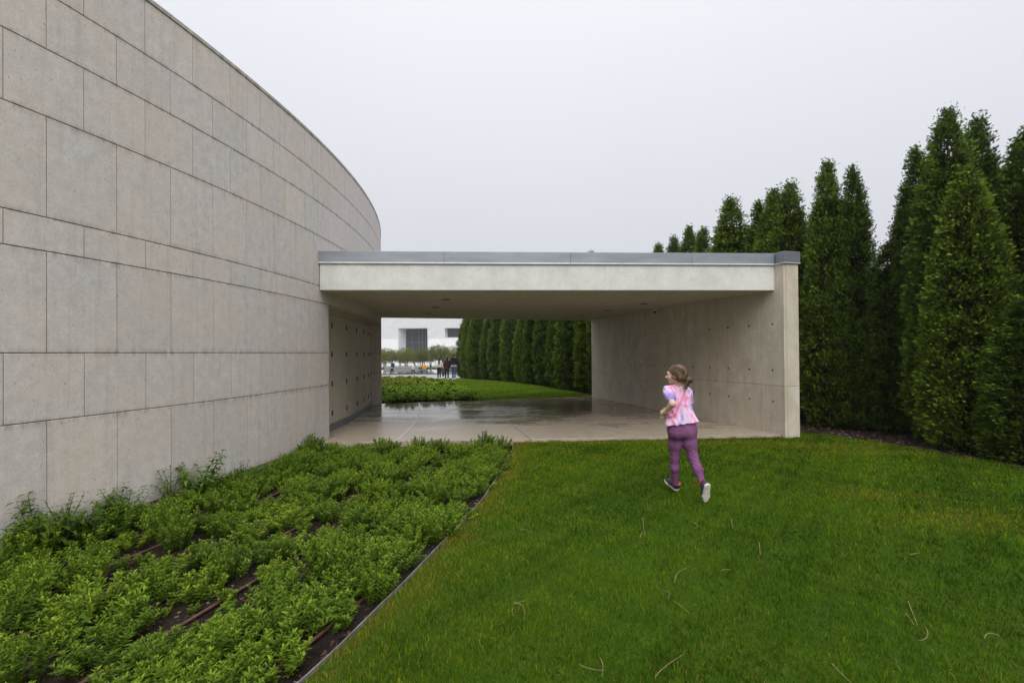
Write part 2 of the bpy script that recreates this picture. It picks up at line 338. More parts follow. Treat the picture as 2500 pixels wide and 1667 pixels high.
# ------------------------------------------------------------------ round building: limestone panels on a core
ZR = [0.0, 1.008, 1.6065, 2.5074, 2.8077, 3.708, 4.3098, 4.811, 5.40]
PAR = [1, 0, 1, 0, 1, 0, 1, 0]
wall = empty('curved_wall', (CX, CY, 0))
tag(wall, 'curved pale limestone wall of large stone panels with a recessed run of doors', 'wall')
def arc_block(th0, th1, r0, r1, z0, z1, n=4, ch=.004):
    prof = [(r0, z0), (r1 - ch, z0), (r1, z0 + ch), (r1, z1 - ch), (r1 - ch, z1), (r0, z1)]; m_ = len(prof)
    V = [(r * math.cos(th0 + (th1 - th0) * i / n), r * math.sin(th0 + (th1 - th0) * i / n), z) for i in range(n + 1) for r, z in prof]
    Fs = [(i * m_ + k, (i + 1) * m_ + k, (i + 1) * m_ + (k + 1) % m_, i * m_ + (k + 1) % m_) for i in range(n) for k in range(m_)]
    return V, Fs + [tuple(range(m_)), tuple(range(n * m_, (n + 1) * m_))[::-1]]
GA = .0034 / R; GZ = .0034
def panel_mesh(*a):
    V, Fs = arc_block(*a); me = pymesh('stone_panel', V, Fs); z = np.array([v[2] for v in V]); fr = (z - z.min()) / (z.max() - z.min())
    at = me.color_attributes.new('Col', 'FLOAT_COLOR', 'POINT'); at.data.foreach_set('color', np.stack([fr, fr, fr, np.ones_like(fr)], 1).astype(np.float32).ravel()); return me
KA, KB = 17, 37
def pw(k): return PH + ST * k
rest = []
for j in range(8):
    z0, z1 = ZR[j] + GZ, ZR[j + 1] - GZ
    me = panel_mesh(-ST + GA, ST - GA, R - .05, R, z0, z1)
    me.materials.append(M['limestone'])
    for k in range(-29, 80):
        if k % 2 != PAR[j]: continue            # panel runs from joint k to joint k+2
        if j < 3 and k + 2 > KA and k < KB:
            if PAR[j] == 1 or (k >= KA and k + 2 <= KB): continue
            a0, a1 = (k, KA) if k < KA else (KB, k + 2)      # half panel at the recess corners
            obj('stone_panel', panel_mesh(pw(a0) + GA, pw(a1) - (GA if a1 != KA else 0), R - .05, R, z0, z1), M['limestone'], wall); continue
        if -11 <= k <= 49:
            o = obj('stone_panel', me, None, wall); o.rotation_euler.z = pw(k + 1)
        else: rest.append(arc_block(pw(k) + GA, pw(k + 2) - GA, R - .05, R, z0, z1, 3))
stuff(obj('outer_stone_panels', pymesh('outer_stone_panels', *joinm(rest)), M['limestone'], wall))
core = joinm([arc_block(pw(-29), pw(KA) - .0005, R - .5, R - .02, -.4, ZR[3], 40), arc_block(pw(KB) + .0005, pw(80), R - .5, R - .02, -.4, ZR[3], 40), arc_block(pw(-29), pw(80), R - .5, R - .02, ZR[3] + .06, ZR[8] - .01, 90),
              arc_block(pw(KA) - .004, pw(KB) + .004, R - .8, R - .42, -.3, ZR[3] + .05, 30)])
obj('core_wall', pymesh('core_wall', *core), M['mortar'], wall)
obj('recess_soffit', pymesh('recess_soffit', *arc_block(pw(KA) + .0002, pw(KB) - .0002, R - .43, R - .004, ZR[3] + .004, ZR[3] + .06, 24, .0005)), M['soffit_concrete'], wall)
for k in range(-11, 50, 4):
    o = obj('coping_stone', pymesh('coping_stone', *arc_block(pw(k) + GA, pw(k + 4) - GA, R - .45, R + .010, ZR[8] + .001, ZR[8] + .055, 8, .006)), M['limestone_coping'], wall)
obj('outer_coping_stones', pymesh('outer_coping_stones', *joinm([arc_block(pw(a), pw(c_), R - .45, R + .010, ZR[8] + .001, ZR[8] + .055, 20, .006) for a, c_ in ((-29, -11.2), (53.2, 80))])), M['limestone_coping'], wall)
# jambs of the recess: stone returns in three courses
for th, sgn in ((pw(KA), -1), (pw(KB), 1)):
    for j in range(3):
        for r0, r1 in ((R - .40, R - .20), (R - .194, R - .004)):
            t0, t1 = (th - .0012, th + .0004) if sgn < 0 else (th - .0004, th + .0012)
            obj('stone_panel', panel_mesh(t0, t1, r0, r1, ZR[j] + GZ, ZR[j + 1] - GZ, 1, .002), M['limestone'], wall)
# doors
DN = 6; DR = R - .33; dth = (pw(KB) - pw(KA)) / DN
for i in range(DN):
    a0, a1 = pw(KA) + dth * i, pw(KA) + dth * (i + 1)
    d = obj('door', pymesh('door', *arc_block(a0 + .00033, a1 - .00033, DR - .06, DR, .152, 2.385, 6, .004)), M['door_paint'], wall)
    for z in (.36, .97, 1.58, 2.18):
        h = obj('hinge', pymesh('hinge', *arc_block(a1 - .0009, a1 + .0009, DR - .01, DR + .018, z - .055, z + .055, 2, .006)), M['hinge_metal'], d)
        if z == .97 and i == 0: h['label'] = 'dark lock plate on the door'
    obj('kick_plate', pymesh('kick_plate', *arc_block(a0 + .0001, a1 - .0001, DR - .06, DR + .02, .003, .148, 6, .004)), M['kick_metal'], wall)
obj('door_head', pymesh('door_head', *arc_block(pw(KA), pw(KB), DR - .07, DR - .004, 2.393, ZR[3] + .003, 24, .002)), M['soffit_concrete'], wall)
# ------------------------------------------------------------------ canopy
SOF, FTOP, CTOP = 2.735, 3.222, 3.432
canopy = tag(empty('canopy', (0, 9, 0)), 'flat concrete canopy with white fascia and grey metal coping over the passage', 'canopy')
def cpart(name, poly, z0, z1, m, ch=0):
    o = prism_obj(name, poly, z0, z1, m, canopy, ch); o.location = (0, -9, 0); return o
FLc, FRc = np.array((-3.44, 8.665)), np.array((5.155, 9.235)); fd = (FRc - FLc) / np.linalg.norm(FRc - FLc); fnv = np.array((fd[1], -fd[0]))   # towards the camera
RBc, LBc = np.array((2.84, 17.25)), np.array((-4.125, 15.26))
arcp = [np.array(pol(t, .002)) for t in np.linspace(.2545, -.038, 14)]
cpart('roof_slab', [FLc - fnv * .2 + np.array((.0, .0)), FRc - fnv * .2 - .012 * WN, RBc - .012 * WN, LBc] + arcp[1:-1], SOF + .002, FTOP - .01, M['soffit_concrete'])
cpart('fascia_beam', [FLc + (.004, 0), FRc - fd * .024, FRc - fd * .05 - fnv * .197, FLc - fnv * .197], SOF, FTOP, M['fascia_concrete'])
seam = [aty(x, 590, 9, True) for x in (735, 1020, 1310, 1588, 1790)]
def on_f(px):
    a, c, _ = ray(px, 590); det = a * (-fd[1]) + c * fd[0]; t = (FLc[0] * (-fd[1]) + FLc[1] * fd[0]) / det; return np.dot(np.array((a * t, c * t)) - FLc, fd)
ss = [-.02] + [on_f(x) for x in (1020, 1310, 1588)] + [np.linalg.norm(FRc - FLc) - .012]
for a, c_ in zip(ss[:-1], ss[1:]):
    p0, p1 = FLc + fd * (a + .0025), FLc + fd * (c_ - .0025)
    o = cpart('coping_panel', [p0 + fnv * .03, p1 + fnv * .03, p1 - fnv * .28, p0 - fnv * .28], FTOP + .003, CTOP, M['zinc'], .004)
    l = cpart('drip_lip', [p0 + fnv * .036, p1 + fnv * .036, p1 + fnv * .006, p0 + fnv * .006], FTOP - .012, FTOP + .013, M['zinc_lip'])
cpart('roof_deck', [FLc - fnv * .285, FRc - fnv * .285 - WN * .02, RBc - WN * .02 , LBc] + arcp[1:-1], FTOP - .008, FTOP + .12, M['kick_metal'])
bd = (RBc - LBc) / np.linalg.norm(RBc - LBc); bn = np.array((-bd[1], bd[0]))
cpart('back_fascia', [LBc + bn * .003, RBc + bn * .003, RBc + bn * .12, LBc + bn * .12], SOF, FTOP - .01, M['fascia_concrete'])
cpart('back_coping', [LBc - bn * .1, RBc - bn * .1, RBc + bn * .15, LBc + bn * .15], FTOP - .006, CTOP, M['zinc'])
# coping that wraps the head of the end wall
wa = WA - WD * .03 - WN * .022; wb = WA + WN * .355 - WD * .03
EW = 8.62
cw = [(wa, WA + WD * .17 - WN * .022, WA + WD * .17 + WN * .355, wb)]
for k in range(4): s0, s1 = .17 + 2.2 * k, min(.17 + 2.2 * (k + 1), EW + .03); cw.append((WA + WD * (s0 + .003) + WN * .01, WA + WD * s1 + WN * .01, WA + WD * s1 + WN * .355, WA + WD * (s0 + .003) + WN * .355))
for q in cw: cpart('coping_panel', q, FTOP + .004, CTOP + .001, M['zinc'], .004)
cpart('drip_lip', (wa - WN * .006 - WD * .006, WA + WD * .16 - WN * .028, WA + WD * .16 - WN * .004, WA - WD * .004 - WN * .004, WA - WD * .004 + WN * .36, wb + WN * .006 - WD * .006), FTOP - .012, FTOP + .0035, M['zinc_lip'])
# recessed downlights
def disc_ring(r0, r1, z0, z1, n=14):
    V = []; Fs = []
    for k in range(n):
        c, s = math.cos(2 * math.pi * k / n), math.sin(2 * math.pi * k / n)
        V += [(r0 * c, r0 * s, z1), (r0 * c, r0 * s, z0), (r1 * c, r1 * s, z0), (r1 * c, r1 * s, z1)]
    for k in range(n):
        a, b2 = 4 * k, 4 * ((k + 1) % n)
        Fs += [(a, a + 1, b2 + 1, b2), (a + 1, a + 2, b2 + 2, b2 + 1), (a + 2, a + 3, b2 + 3, b2 + 2)]
    return V, Fs + [tuple(4 * k for k in range(n))]
lm = pymesh('downlight', *disc_ring(.075, .095, -.004, .0015)); lm.materials.append(M['lamp_can'])
for x, y in ((-1.4, 10.36), (-1.91, 12.06), (-2.4, 13.91), (3.19, 11.62), (2.66, 13.36), (2.17, 15.12)):
    o = obj('downlight', lm, None, canopy); o.location = (x, y - 9, SOF)
# dome security camera on the end wall
sc_p = WA + WD * 4.33 - WN * .06
scam = tag(empty('security_camera', (sc_p[0], sc_p[1], SOF)), 'small dome security camera in the corner of canopy and concrete end wall', 'camera')
def dome(r, z0, n=12, m_=5, f=1.):
    V = []; Fs = []
    for i in range(m_):
        ph = (math.pi / 2) * i / m_
        V += [(r * math.cos(ph) * math.cos(2 * math.pi * k / n), r * math.cos(ph) * math.sin(2 * math.pi * k / n), z0 - f * r * math.sin(ph)) for k in range(n)]
    V.append((0, 0, z0 - f * r)); e_ = len(V) - 1
    for i in range(m_ - 1): Fs += [(i * n + k, (i + 1) * n + k, (i + 1) * n + (k + 1) % n, i * n + (k + 1) % n) for k in range(n)]
    Fs += [((m_ - 1) * n + k, e_, (m_ - 1) * n + (k + 1) % n) for k in range(n)]
    return V, Fs
obj('housing', pymesh('housing', *disc_ring(.055, .075, -.05, 0)), M['camera_white'], scam)
obj('lens_dome', pymesh('lens_dome', *dome(.055, -.045), True), M['dome_glass'], scam)
# ------------------------------------------------------------------ concrete end wall with formwork panels and tie holes
ewall = tag(empty('end_wall', (WA[0], WA[1], 0)), 'board formed bare concrete wall with rows of tie holes under the canopy', 'wall')
ewall.rotation_euler.z = math.atan2(WD[1], WD[0])       # local x runs along the wall, local y is towards the passage (left)
T_ = .33
obj('core_wall', pymesh('core_wall', *boxm(.012, EW - .01, -T_ + .012, -.05, -.3, FTOP - .002)), M['joint_dark'], ewall)
def face_panel(x0, x1, z0, z1, holes):
    """flat panel facing +y (local) with round recesses, built flat then extruded"""
    bm = bmesh.new(); y = 0.; ed = []
    def loop(pts):
        vs_ = [bm.verts.new(p) for p in pts]; return [bm.edges.new((vs_[i], vs_[(i + 1) % len(vs_)])) for i in range(len(vs_))], vs_
    c = .003
    e1, v1 = loop([(x0 + c, y, z0 + c), (x1 - c, y, z0 + c), (x1 - c, y, z1 - c), (x0 + c, y, z1 - c)]); ed += e1
    HV = []
    for hx, hz in holes:
        e2_, v2 = loop([(hx + .021 * math.cos(a), y, hz + .021 * math.sin(a)) for a in np.linspace(0, 2 * math.pi, 11)[:-1]]); ed += e2_; HV.append(v2)
    bmesh.ops.triangle_fill(bm, edges=ed, use_beauty=True, normal=(0, 1, 0))
    ring2 = [bm.verts.new(p) for p in ((x0, y - c, z0), (x1, y - c, z0), (x1, y - c, z1), (x0, y - c, z1))]
    ring3 = [bm.verts.new((v.co.x, -.052, v.co.z)) for v in ring2]
    for A2, B2 in ((v1, ring2), (ring2, ring3)):
        for i in range(4): bm.faces.new((A2[i], A2[(i + 1) % 4], B2[(i + 1) % 4], B2[i]))
    for v2 in HV:
        inn = [bm.verts.new((v2[0].co.x + 0 + .75 * (v.co.x - sum(q.co.x for q in v2) / 10) - (v2[0].co.x - sum(q.co.x for q in v2) / 10), -.035, sum(q.co.z for q in v2) / 10 + .75 * (v.co.z - sum(q.co.z for q in v2) / 10))) for v in v2]
        for i in range(10): bm.faces.new((v2[i], v2[(i + 1) % 10], inn[(i + 1) % 10], inn[i])).material_index = 1  # whole recess takes the dark plug colour, which also paints in its shade
        bm.faces.new(inn).material_index = 1
    bmesh.ops.recalc_face_normals(bm, faces=bm.faces)
    me = bpy.data.meshes.new('formwork_panel'); bm.to_mesh(me); bm.free(); me.materials.append(M['wall_concrete']); me.materials.append(M['joint_dark']); return me
xj = [0.0] + [.59 + 1.2275 * i for i in range(7)] + [EW]
for x0, x1 in zip(xj[:-1], xj[1:]):
    for z0, z1, rows in ((-.25, .915, (.605,)), (.915, FTOP, (1.205, 2.09))):
        hs_ = [(.29 + .6155 * i, z) for i in range(14) for z in rows if x0 < .29 + .6155 * i < x1]
        obj('formwork_panel', face_panel(x0 + .004, x1 - .004, z0 + .0025, z1 - .0025, hs_), M['wall_concrete'], ewall)
for z0, z1 in ((-.25, .915), (.915, FTOP)):
    obj('end_panel', pymesh('end_panel', *boxm(-.001, .05, -T_, -.054, z0 + .003, z1 - .003)), M['wall_concrete'], ewall)
    obj('outer_panel', pymesh('outer_panel', *boxm(.052, EW, -T_, -T_ + .01, z0 + .003, z1 - .003)), M['wall_concrete'], ewall)
# ------------------------------------------------------------------ bed edging and irrigation hoses
th_e = np.linspace(-.62, -.037, 60)
def ribbon(off, ths, t, z0, z1):
    V = []; Fs = []
    for i, th in enumerate(ths):
        jj = .008 * math.sin(th * 60) + .004 * math.sin(th * 170)
        a, c_ = pol(th, off - t / 2 + jj), pol(th, off + t / 2 + jj)
        V += [(*a, z0), (*c_, z0), (*c_, z1), (*a, z1)]
        if i: q = 4 * i; Fs += [(q - 4 + k, q + k, q + (k + 1) % 4, q - 4 + (k + 1) % 4) for k in range(4)]
    n = len(ths) * 4
    return V, Fs + [(0, 1, 2, 3), (n - 1, n - 2, n - 3, n - 4)]
tag(obj('bed_edging', pymesh('bed_edging', *ribbon(EDGE, th_e, .007, -.2, -.026)), M['edging_metal']), 'thin curved metal edging between the planting bed and the lawn', 'edging')
for i, (off, a0, a1) in enumerate(((.2, -.55, -.05), (.58, -.55, -.06), (.985, -.55, -.055), (1.51, -.55, -.06), (1.94, -.55, -.06), (2.36, -.55, -.05), (2.8, -.5, -.06), (3.23, -.5, -.05))):
    P = [(*pol(th, off + .02 * math.sin(th * 23 + i) + .008 * math.sin(th * 71 + 2 * i)), -.083 + .006 * math.sin(th * 40 + i)) for th in np.linspace(a0, a1, 50)]
    tag(obj('irrigation_hose', pymesh('irrigation_hose', *tube(P, .0125, 7), True), M['hose']), 'brown irrigation hose in the planting bed, %s out from the limestone wall' % ('first', 'second', 'third', 'fourth', 'fifth', 'sixth', 'seventh', 'eighth')[i], 'hose', 'irrigation hoses in the planting bed')
# ------------------------------------------------------------------ leaves helper
def leaves(base, d, nrm, L, W, droop=.25):
    """lance leaves: base point, direction, face normal, length, width -> verts (n*6), tris+quads as tris"""
    n = len(base); d = d / np.linalg.norm(d, axis=1, keepdims=True); s = np.cross(d, nrm); s /= np.linalg.norm(s, axis=1, keepdims=True) + 1e-9
    u = np.cross(s, d); L = L[:, None]; W = W[:, None]
    V = np.stack([base, base + d * L * .38 + s * W * .5 + u * L * .05, base + d * L * .38 - s * W * .5 + u * L * .05,
                  base + d * L * .72 + s * W * .36 - u * L * droop * .25, base + d * L * .72 - s * W * .36 - u * L * droop * .25, base + d * L - u * L * droop], 1).reshape(-1, 3)
    o = (np.arange(n) * 6)[:, None]
    T = np.concatenate([o + np.array([[0, 2, 1]]), o + np.array([[1, 2, 4]]), o + np.array([[1, 4, 3]]), o + np.array([[3, 4, 5]])], 0)
    return V, T
def unit(v): return v / (np.linalg.norm(v, axis=-1, keepdims=True) + 1e-9)
# ------------------------------------------------------------------ columnar arborvitae
def crown_profile(t): return np.interp(t, [0, .04, .12, .28, .5, .7, .85, .95, 1.], [.66, .86, .97, 1., .91, .70, .44, .19, .03])
def thuja_mesh(seed, H, Rb, ntuft=1500, ns=28, leaf=.0345, lean=0., twin=0):
    r_ = np.random.default_rng(seed)
    t = r_.random(ntuft * 4) ; keep = r_.random(len(t)) < (crown_profile(t) * .85 + .15); t = t[keep][:ntuft]; n = len(t)
    th = r_.random(n) * 2 * np.pi
    lump = 1 + .05 * np.sin(3 * th + 9 * t + seed) + .045 * np.sin(5 * th - 23 * t + 2 * seed) + .04 * np.sin(2 * th + 41 * t + seed) 
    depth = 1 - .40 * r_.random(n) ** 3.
    rr = Rb * crown_profile(t) * lump * depth
    c = np.stack([rr * np.cos(th) + lean * t * t, rr * np.sin(th), .06 + t * (H - .06)], 1)
    ni = ntuft // 3; ti = r_.random(ni) * .86; thi = r_.random(ni) * 2 * np.pi; ri = Rb * crown_profile(ti) * (.2 + .45 * r_.random(ni))
    c = np.concatenate([c, np.stack([ri * np.cos(thi), ri * np.sin(thi), .1 + ti * H * .97], 1)]); th = np.concatenate([th, thi]); depth = np.concatenate([depth, np.full(ni, .45)]); t = np.concatenate([t, ti])
    # wispy leader at the top
    nt_ = 20; c2 = np.stack([r_.normal(0, .045, nt_), r_.normal(0, .045, nt_), H * (.92 + .08 * r_.random(nt_))], 1); c2[:, 0] += lean
    c = np.concatenate([c, c2]); th = np.concatenate([th, r_.random(nt_) * 6.28]); dep = np.concatenate([depth, np.ones(nt_)]); tt = np.concatenate([t, np.ones(nt_)])
    n = len(c)
    outw = np.stack([np.cos(th), np.sin(th), np.zeros(n)], 1)
    tb = .6 + .75 * r_.random(n)
    # each tuft carries sprays; each spray is an axis with side leaflets
    ci = np.repeat(np.arange(n), ns)
    dev = r_.normal(0, 1, (len(ci), 3)) * np.array((.055, .055, .07)); sb = c[ci] + dev; tip = np.clip(((dev * outw[ci]).sum(1) + .6 * dev[:, 2]) / .10, -1, 1)  # tip: new growth lighter on each tuft's outer upper side, painting in its highlight
    sd = unit(outw[ci] * (.75 + .3 * r_.random((len(ci), 1))) + np.array((0, 0, .55)) + r_.normal(0, .45, (len(ci), 3)))
    side = unit(np.cross(sd, r_.normal(0, 1, (len(ci), 3))))
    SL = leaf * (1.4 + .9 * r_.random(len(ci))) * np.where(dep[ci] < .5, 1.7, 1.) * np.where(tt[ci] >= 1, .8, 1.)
    Bs = []; Ds = []; Ls = []; Cs = []
    for f_, ang, ls in ((0, .0, 1.), (.25, .75, .62), (.3, -.75, .62), (.55, .65, .5), (.6, -.65, .5)):
        Bs.append(sb + sd * (SL * f_)[:, None]); Ds.append(sd * math.cos(ang) + side * math.sin(ang)); Ls.append(SL * ls)
        Cs.append(tb[ci] * (.62 + .38 * dep[ci]) * (1 + .12 * (f_ > .4)) * (1 + .6 * tip) * np.where(dep[ci] < .5, .4, 1.))  # inner sprays darkened as dead foliage, also painting the crown's inner shade into the colour
    B = np.concatenate(Bs); D = unit(np.concatenate(Ds)); L = np.concatenate(Ls); C = np.concatenate(Cs)
    nr = np.tile(np.cross(sd, side), (5, 1)); s = unit(np.cross(D, nr)); Wd = (L * .34)[:, None]
    V = np.stack([B + s * Wd * .5, B + D * L[:, None], B - s * Wd * .5], 1).reshape(-1, 3)
    T = np.arange(len(B) * 3).reshape(-1, 3)
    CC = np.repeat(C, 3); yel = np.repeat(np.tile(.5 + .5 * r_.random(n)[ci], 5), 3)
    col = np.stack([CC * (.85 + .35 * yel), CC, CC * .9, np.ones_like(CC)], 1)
    me = npmesh('crown', V, T, False, col); me.materials.append(M['thuja']); return me
def trunk_mesh(H, r=.07):
    return pymesh('trunk', *tube([(0, 0, -.12), (.01, 0, H * .3), (0, .015, H * .65), (0, 0, H * .93)], [r, r * .8, r * .5, r * .15], 8), True)
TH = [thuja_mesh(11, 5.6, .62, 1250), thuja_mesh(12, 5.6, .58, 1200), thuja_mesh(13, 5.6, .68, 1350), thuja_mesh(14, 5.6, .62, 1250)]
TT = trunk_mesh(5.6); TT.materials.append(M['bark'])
def thuja(x, y, h, wid, v, label, group=None, rot=None):
    o = empty('arborvitae_tree', (x, y, float(g(y)) - .01)); tag(o, label, 'tree', group)
    rot = random.random() * 6.28 if rot is None else rot
    for nm, me in (('crown', TH[v]), ('trunk', TT)):
        q = obj(nm, me, None, o); q.scale = (wid, wid, h / 5.6); q.rotation_euler.z = rot
    return o
def top_h(px, py, y): return aty(px, py, y)[2] - float(g(y))
def px_x(px, y): return ray(px, 800)[0] / ray(px, 800)[1] * y
R1 = 'columnar green arborvitae rising above the canopy roof from behind the concrete end wall'
R2 = 'tall columnar arborvitae in the row beside the concrete end wall'
near = [ # px of the top, py of the top, depth, width factor, variant, label, group
    (1905, 380, 10.35, .86, 0, 'narrow arborvitae in a close pair right beside the concrete end wall, slightly taller', None),
    (1963, 395, 10.05, .80, 1, 'narrow arborvitae in a close pair right beside the concrete end wall, slightly shorter', None),
    (2042, 565, 9.75, .92, 2, 'short dark arborvitae filling the gap between taller ones', None),
    (2110, 352, 9.45, .90, 1, 'dark arborvitae standing behind the tallest one in the row', None),
    (2183, 262, 8.45, 1.0, 0, 'tallest arborvitae in the row with a wispy bare-tipped leader', None),
    (2252, 280, 8.75, .98, 3, 'dark arborvitae with a wispy leader behind a lighter shorter one', None),
    (2228, 392, 7.75, .92, 2, 'lighter green arborvitae in front of two taller dark ones', None),
    (2362, 310, 7.9, 1.05, 1, 'dark arborvitae at the end of the row away from the canopy', None),
    (2345, 690, 7.0, .8, 3, 'low young arborvitae in front of the hedge row', None),
    (2480, 300, 7.1, 1.05, 0, R2, 'arborvitae row along the lawn'), (2600, 280, 6.4, 1.05, 2, R2, 'arborvitae row along the lawn'), (2750, 240, 5.7, 1.05, 3, R2, 'arborvitae row along the lawn'),
    (1818, 445, 11.5, .92, 3, R1, 'arborvitae above the canopy roof'), (1782, 460, 11.9, .9, 0, R1, 'arborvitae above the canopy roof'), (1747, 488, 12.5, .8, 1, R1, 'arborvitae above the canopy roof'),
    (1683, 478, 13.1, 1.0, 2, R1, 'arborvitae above the canopy roof'), (1617, 544, 14.2, .8, 1, R1, 'arborvitae above the canopy roof'), (1586, 540, 14.8, .8, 0, R1, 'arborvitae above the canopy roof'), (1551, 562, 15.7, .8, 3, R1, 'arborvitae above the canopy roof'), (1515, 578, 16.6, .8, 2, R1, 'arborvitae above the canopy roof')]
nr1 = 0
for px, py, y, wd, v, lab, grp in near:
    if lab == R1: lab = 'arborvitae top rising above the canopy roof, %s counted from the end wall' % ('first', 'second', 'third', 'fourth', 'fifth', 'sixth', 'seventh', 'eighth')[nr1]; nr1 += 1
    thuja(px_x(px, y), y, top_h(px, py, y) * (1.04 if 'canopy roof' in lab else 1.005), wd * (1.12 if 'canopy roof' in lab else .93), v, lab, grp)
ORD0 = ['first', 'second', 'third', 'fourth', 'fifth', 'sixth', 'seventh', 'eighth', 'ninth', 'tenth', 'eleventh', 'twelfth', 'thirteenth']
HT = np.array([(3.75, 18.9), (3.35, 20.6), (2.95, 22.2), (2.45, 23.9), (1.95, 25.6), (1.45, 27.3), (.85, 29.0), (.1, 30.7), (-.75, 32.3), (-1.55, 33.7), (-2.35, 35.1), (-3.05, 36.7), (-3.7, 38.4)])
for i, (x, y) in enumerate(HT):
    thuja(x + .12 * math.sin(i * 2.3), y, 5.4 + .5 * math.sin(i * 1.9), 1.22 + .1 * math.sin(i * 3.1), i % 4, 'columnar arborvitae in the hedge seen through the passage, %s counted from the concrete end wall' % ORD0[i], 'hedge row beyond the passage')
# mulch chips (uncountable)
def chips(n, px, py, pz, smin, smax, seed):
    r_ = np.random.default_rng(seed); s = smin + (smax - smin) * r_.random(n); a = r_.random(n) * 6.28; asp = .15 + .5 * r_.random(n)
    e1 = np.stack([np.cos(a), np.sin(a), r_.normal(0, .25, n)], 1) * s[:, None]; e2 = np.stack([-np.sin(a), np.cos(a), r_.normal(0, .4, n)], 1) * (s * asp)[:, None]
    c = np.stack([px, py, pz], 1); up = np.zeros_like(c); up[:, 2] = s * .25
    V = np.stack([c - e1 - e2, c + e1 - e2, c + e1 + e2, c - e1 + e2, c + up], 1).reshape(-1, 3); o = (np.arange(n) * 5)[:, None]
    return V, np.concatenate([o + np.array([q]) for q in ((0, 1, 4), (1, 2, 4), (2, 3, 4), (3, 0, 4))])
n = 9000; y_ = rng.random(n) * 10 + 1.5; x_ = mul_x(y_) - .08 + rng.random(n) ** 1.5 * 1.6
stuff(obj('mulch_chips', npmesh('mulch_chips', *chips(n, x_, y_, -.05 + rng.random(n) * .01, .008, .03, 3)), M['chips']))
n = 16000; th_ = -.36 + rng.random(n) * .33; of = rng.random(n) * (EDGE - .05); x_ = CX + (R + of) * np.cos(th_); y_ = CY + (R + of) * np.sin(th_)
k_ = (y_ < 8.55); stuff(obj('soil_crumbs', npmesh('soil_crumbs', *chips(k_.sum(), x_[k_], y_[k_], np.full(k_.sum(), -.097), .004, .018, 4)), M['chips']))
# ------------------------------------------------------------------ bed perennials
def clump_mesh(seed, rad=.19, h=.21, nstem=46, leafL=.036, wr=.29):
    r_ = np.random.default_rng(seed); SV = []; B = []; D = []; N = []; L = []; W = []; C = []; stems = []
    for i in range(nstem):
        a = r_.random() * 6.28; q = math.sqrt(r_.random()); b0 = np.array((math.cos(a) * q * rad * .55, math.sin(a) * q * rad * .55, -.02))
        top = np.array((math.cos(a) * q * rad * (1.0 + .3 * r_.random()), math.sin(a) * q * rad * (1.0 + .3 * r_.random()), h * (1 - .38 * q * q) * (.72 + .4 * r_.random())))
        mid = (b0 + top) / 2 + np.array((0, 0, .02)); stems.append(tube([b0, mid, top], [.0028, .0022, .0014], 3, False))
        nw = 12; a1 = r_.random() * 6.28; br = .8 + .4 * r_.random()
        for j in range(nw):
            f = .22 + .78 * (j / (nw - 1)); p = b0 * (1 - f) ** 2 + 2 * f * (1 - f) * mid + f * f * top
            for s in (0, math.pi) if j < nw - 1 else (0, 1.57, 3.14, 4.71):
                aa = a1 + j * 1.57 + s + r_.normal(0, .25); el = (.35 + .55 * f + r_.normal(0, .15)) if j < nw - 1 else 1.05
                d = np.array((math.cos(aa) * math.cos(el), math.sin(aa) * math.cos(el), math.sin(el)))
                B.append(p); D.append(d); N.append(np.array((-math.cos(aa) * math.sin(el), -math.sin(aa) * math.sin(el), math.cos(el))) + r_.normal(0, .15, 3))
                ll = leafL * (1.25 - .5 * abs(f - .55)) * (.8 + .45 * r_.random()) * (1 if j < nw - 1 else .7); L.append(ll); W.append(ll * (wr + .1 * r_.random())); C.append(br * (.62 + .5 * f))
    B, D, N, L, W, C = map(np.array, (B, D, N, L, W, C)); V, T = leaves(B, D, N, L, W)
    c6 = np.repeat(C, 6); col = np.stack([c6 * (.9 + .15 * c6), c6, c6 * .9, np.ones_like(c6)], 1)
    nl = len(V)
    for v, f in stems:
        o = len(V); V = np.concatenate([V, np.array(v)]); T = np.concatenate([T, np.array([(q[0] + o, q[1] + o, q[2] + o) for q in f] + [(q[0] + o, q[2] + o, q[3] + o) for q in f])])
        col = np.concatenate([col, np.tile((.95, .8, .9, 1.), (len(v), 1))])
    me = npmesh('perennial_plant', V, T, False, col); me.materials.append(M['bed_leaf']); return me
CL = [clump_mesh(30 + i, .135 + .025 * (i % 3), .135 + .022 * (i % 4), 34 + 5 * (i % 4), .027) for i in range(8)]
CS = [clump_mesh(50 + i, .07, .09, 9, .024) for i in range(3)]
c3 = 850 / 2351
bare = [onz(x * c3, 1100 + y * c3, -.12, False) + (rr * .9,) for x, y, rr in ((640, 700, .26), (820, 640, .2), (960, 780, .26), (930, 850, .24), (1320, 1230, .27), (1200, 1330, .22), (1400, 1110, .2), (1120, 1210, .2), (960, 1360, .2), (620, 1050, .24), (480, 1110, .2), (950, 930, .17), (2100, 600, .2), (2000, 560, .14), (2200, 960, .2), (2120, 1010, .18), (1150, 1010, .16), (700, 1000, .16), (880, 1420, .14), (500, 760, .2), (1300, 520, .16), (1450, 490, .14))]
ORD = ['first', 'second', 'third', 'fourth', 'fifth', 'sixth', 'seventh', 'eighth', 'ninth', 'tenth', 'eleventh', 'twelfth', 'thirteenth', 'fourteenth', 'fifteenth', 'sixteenth', 'seventeenth']
HOF = (.2, .58, .985, 1.51, 1.94, 2.36, 2.8, 3.23)
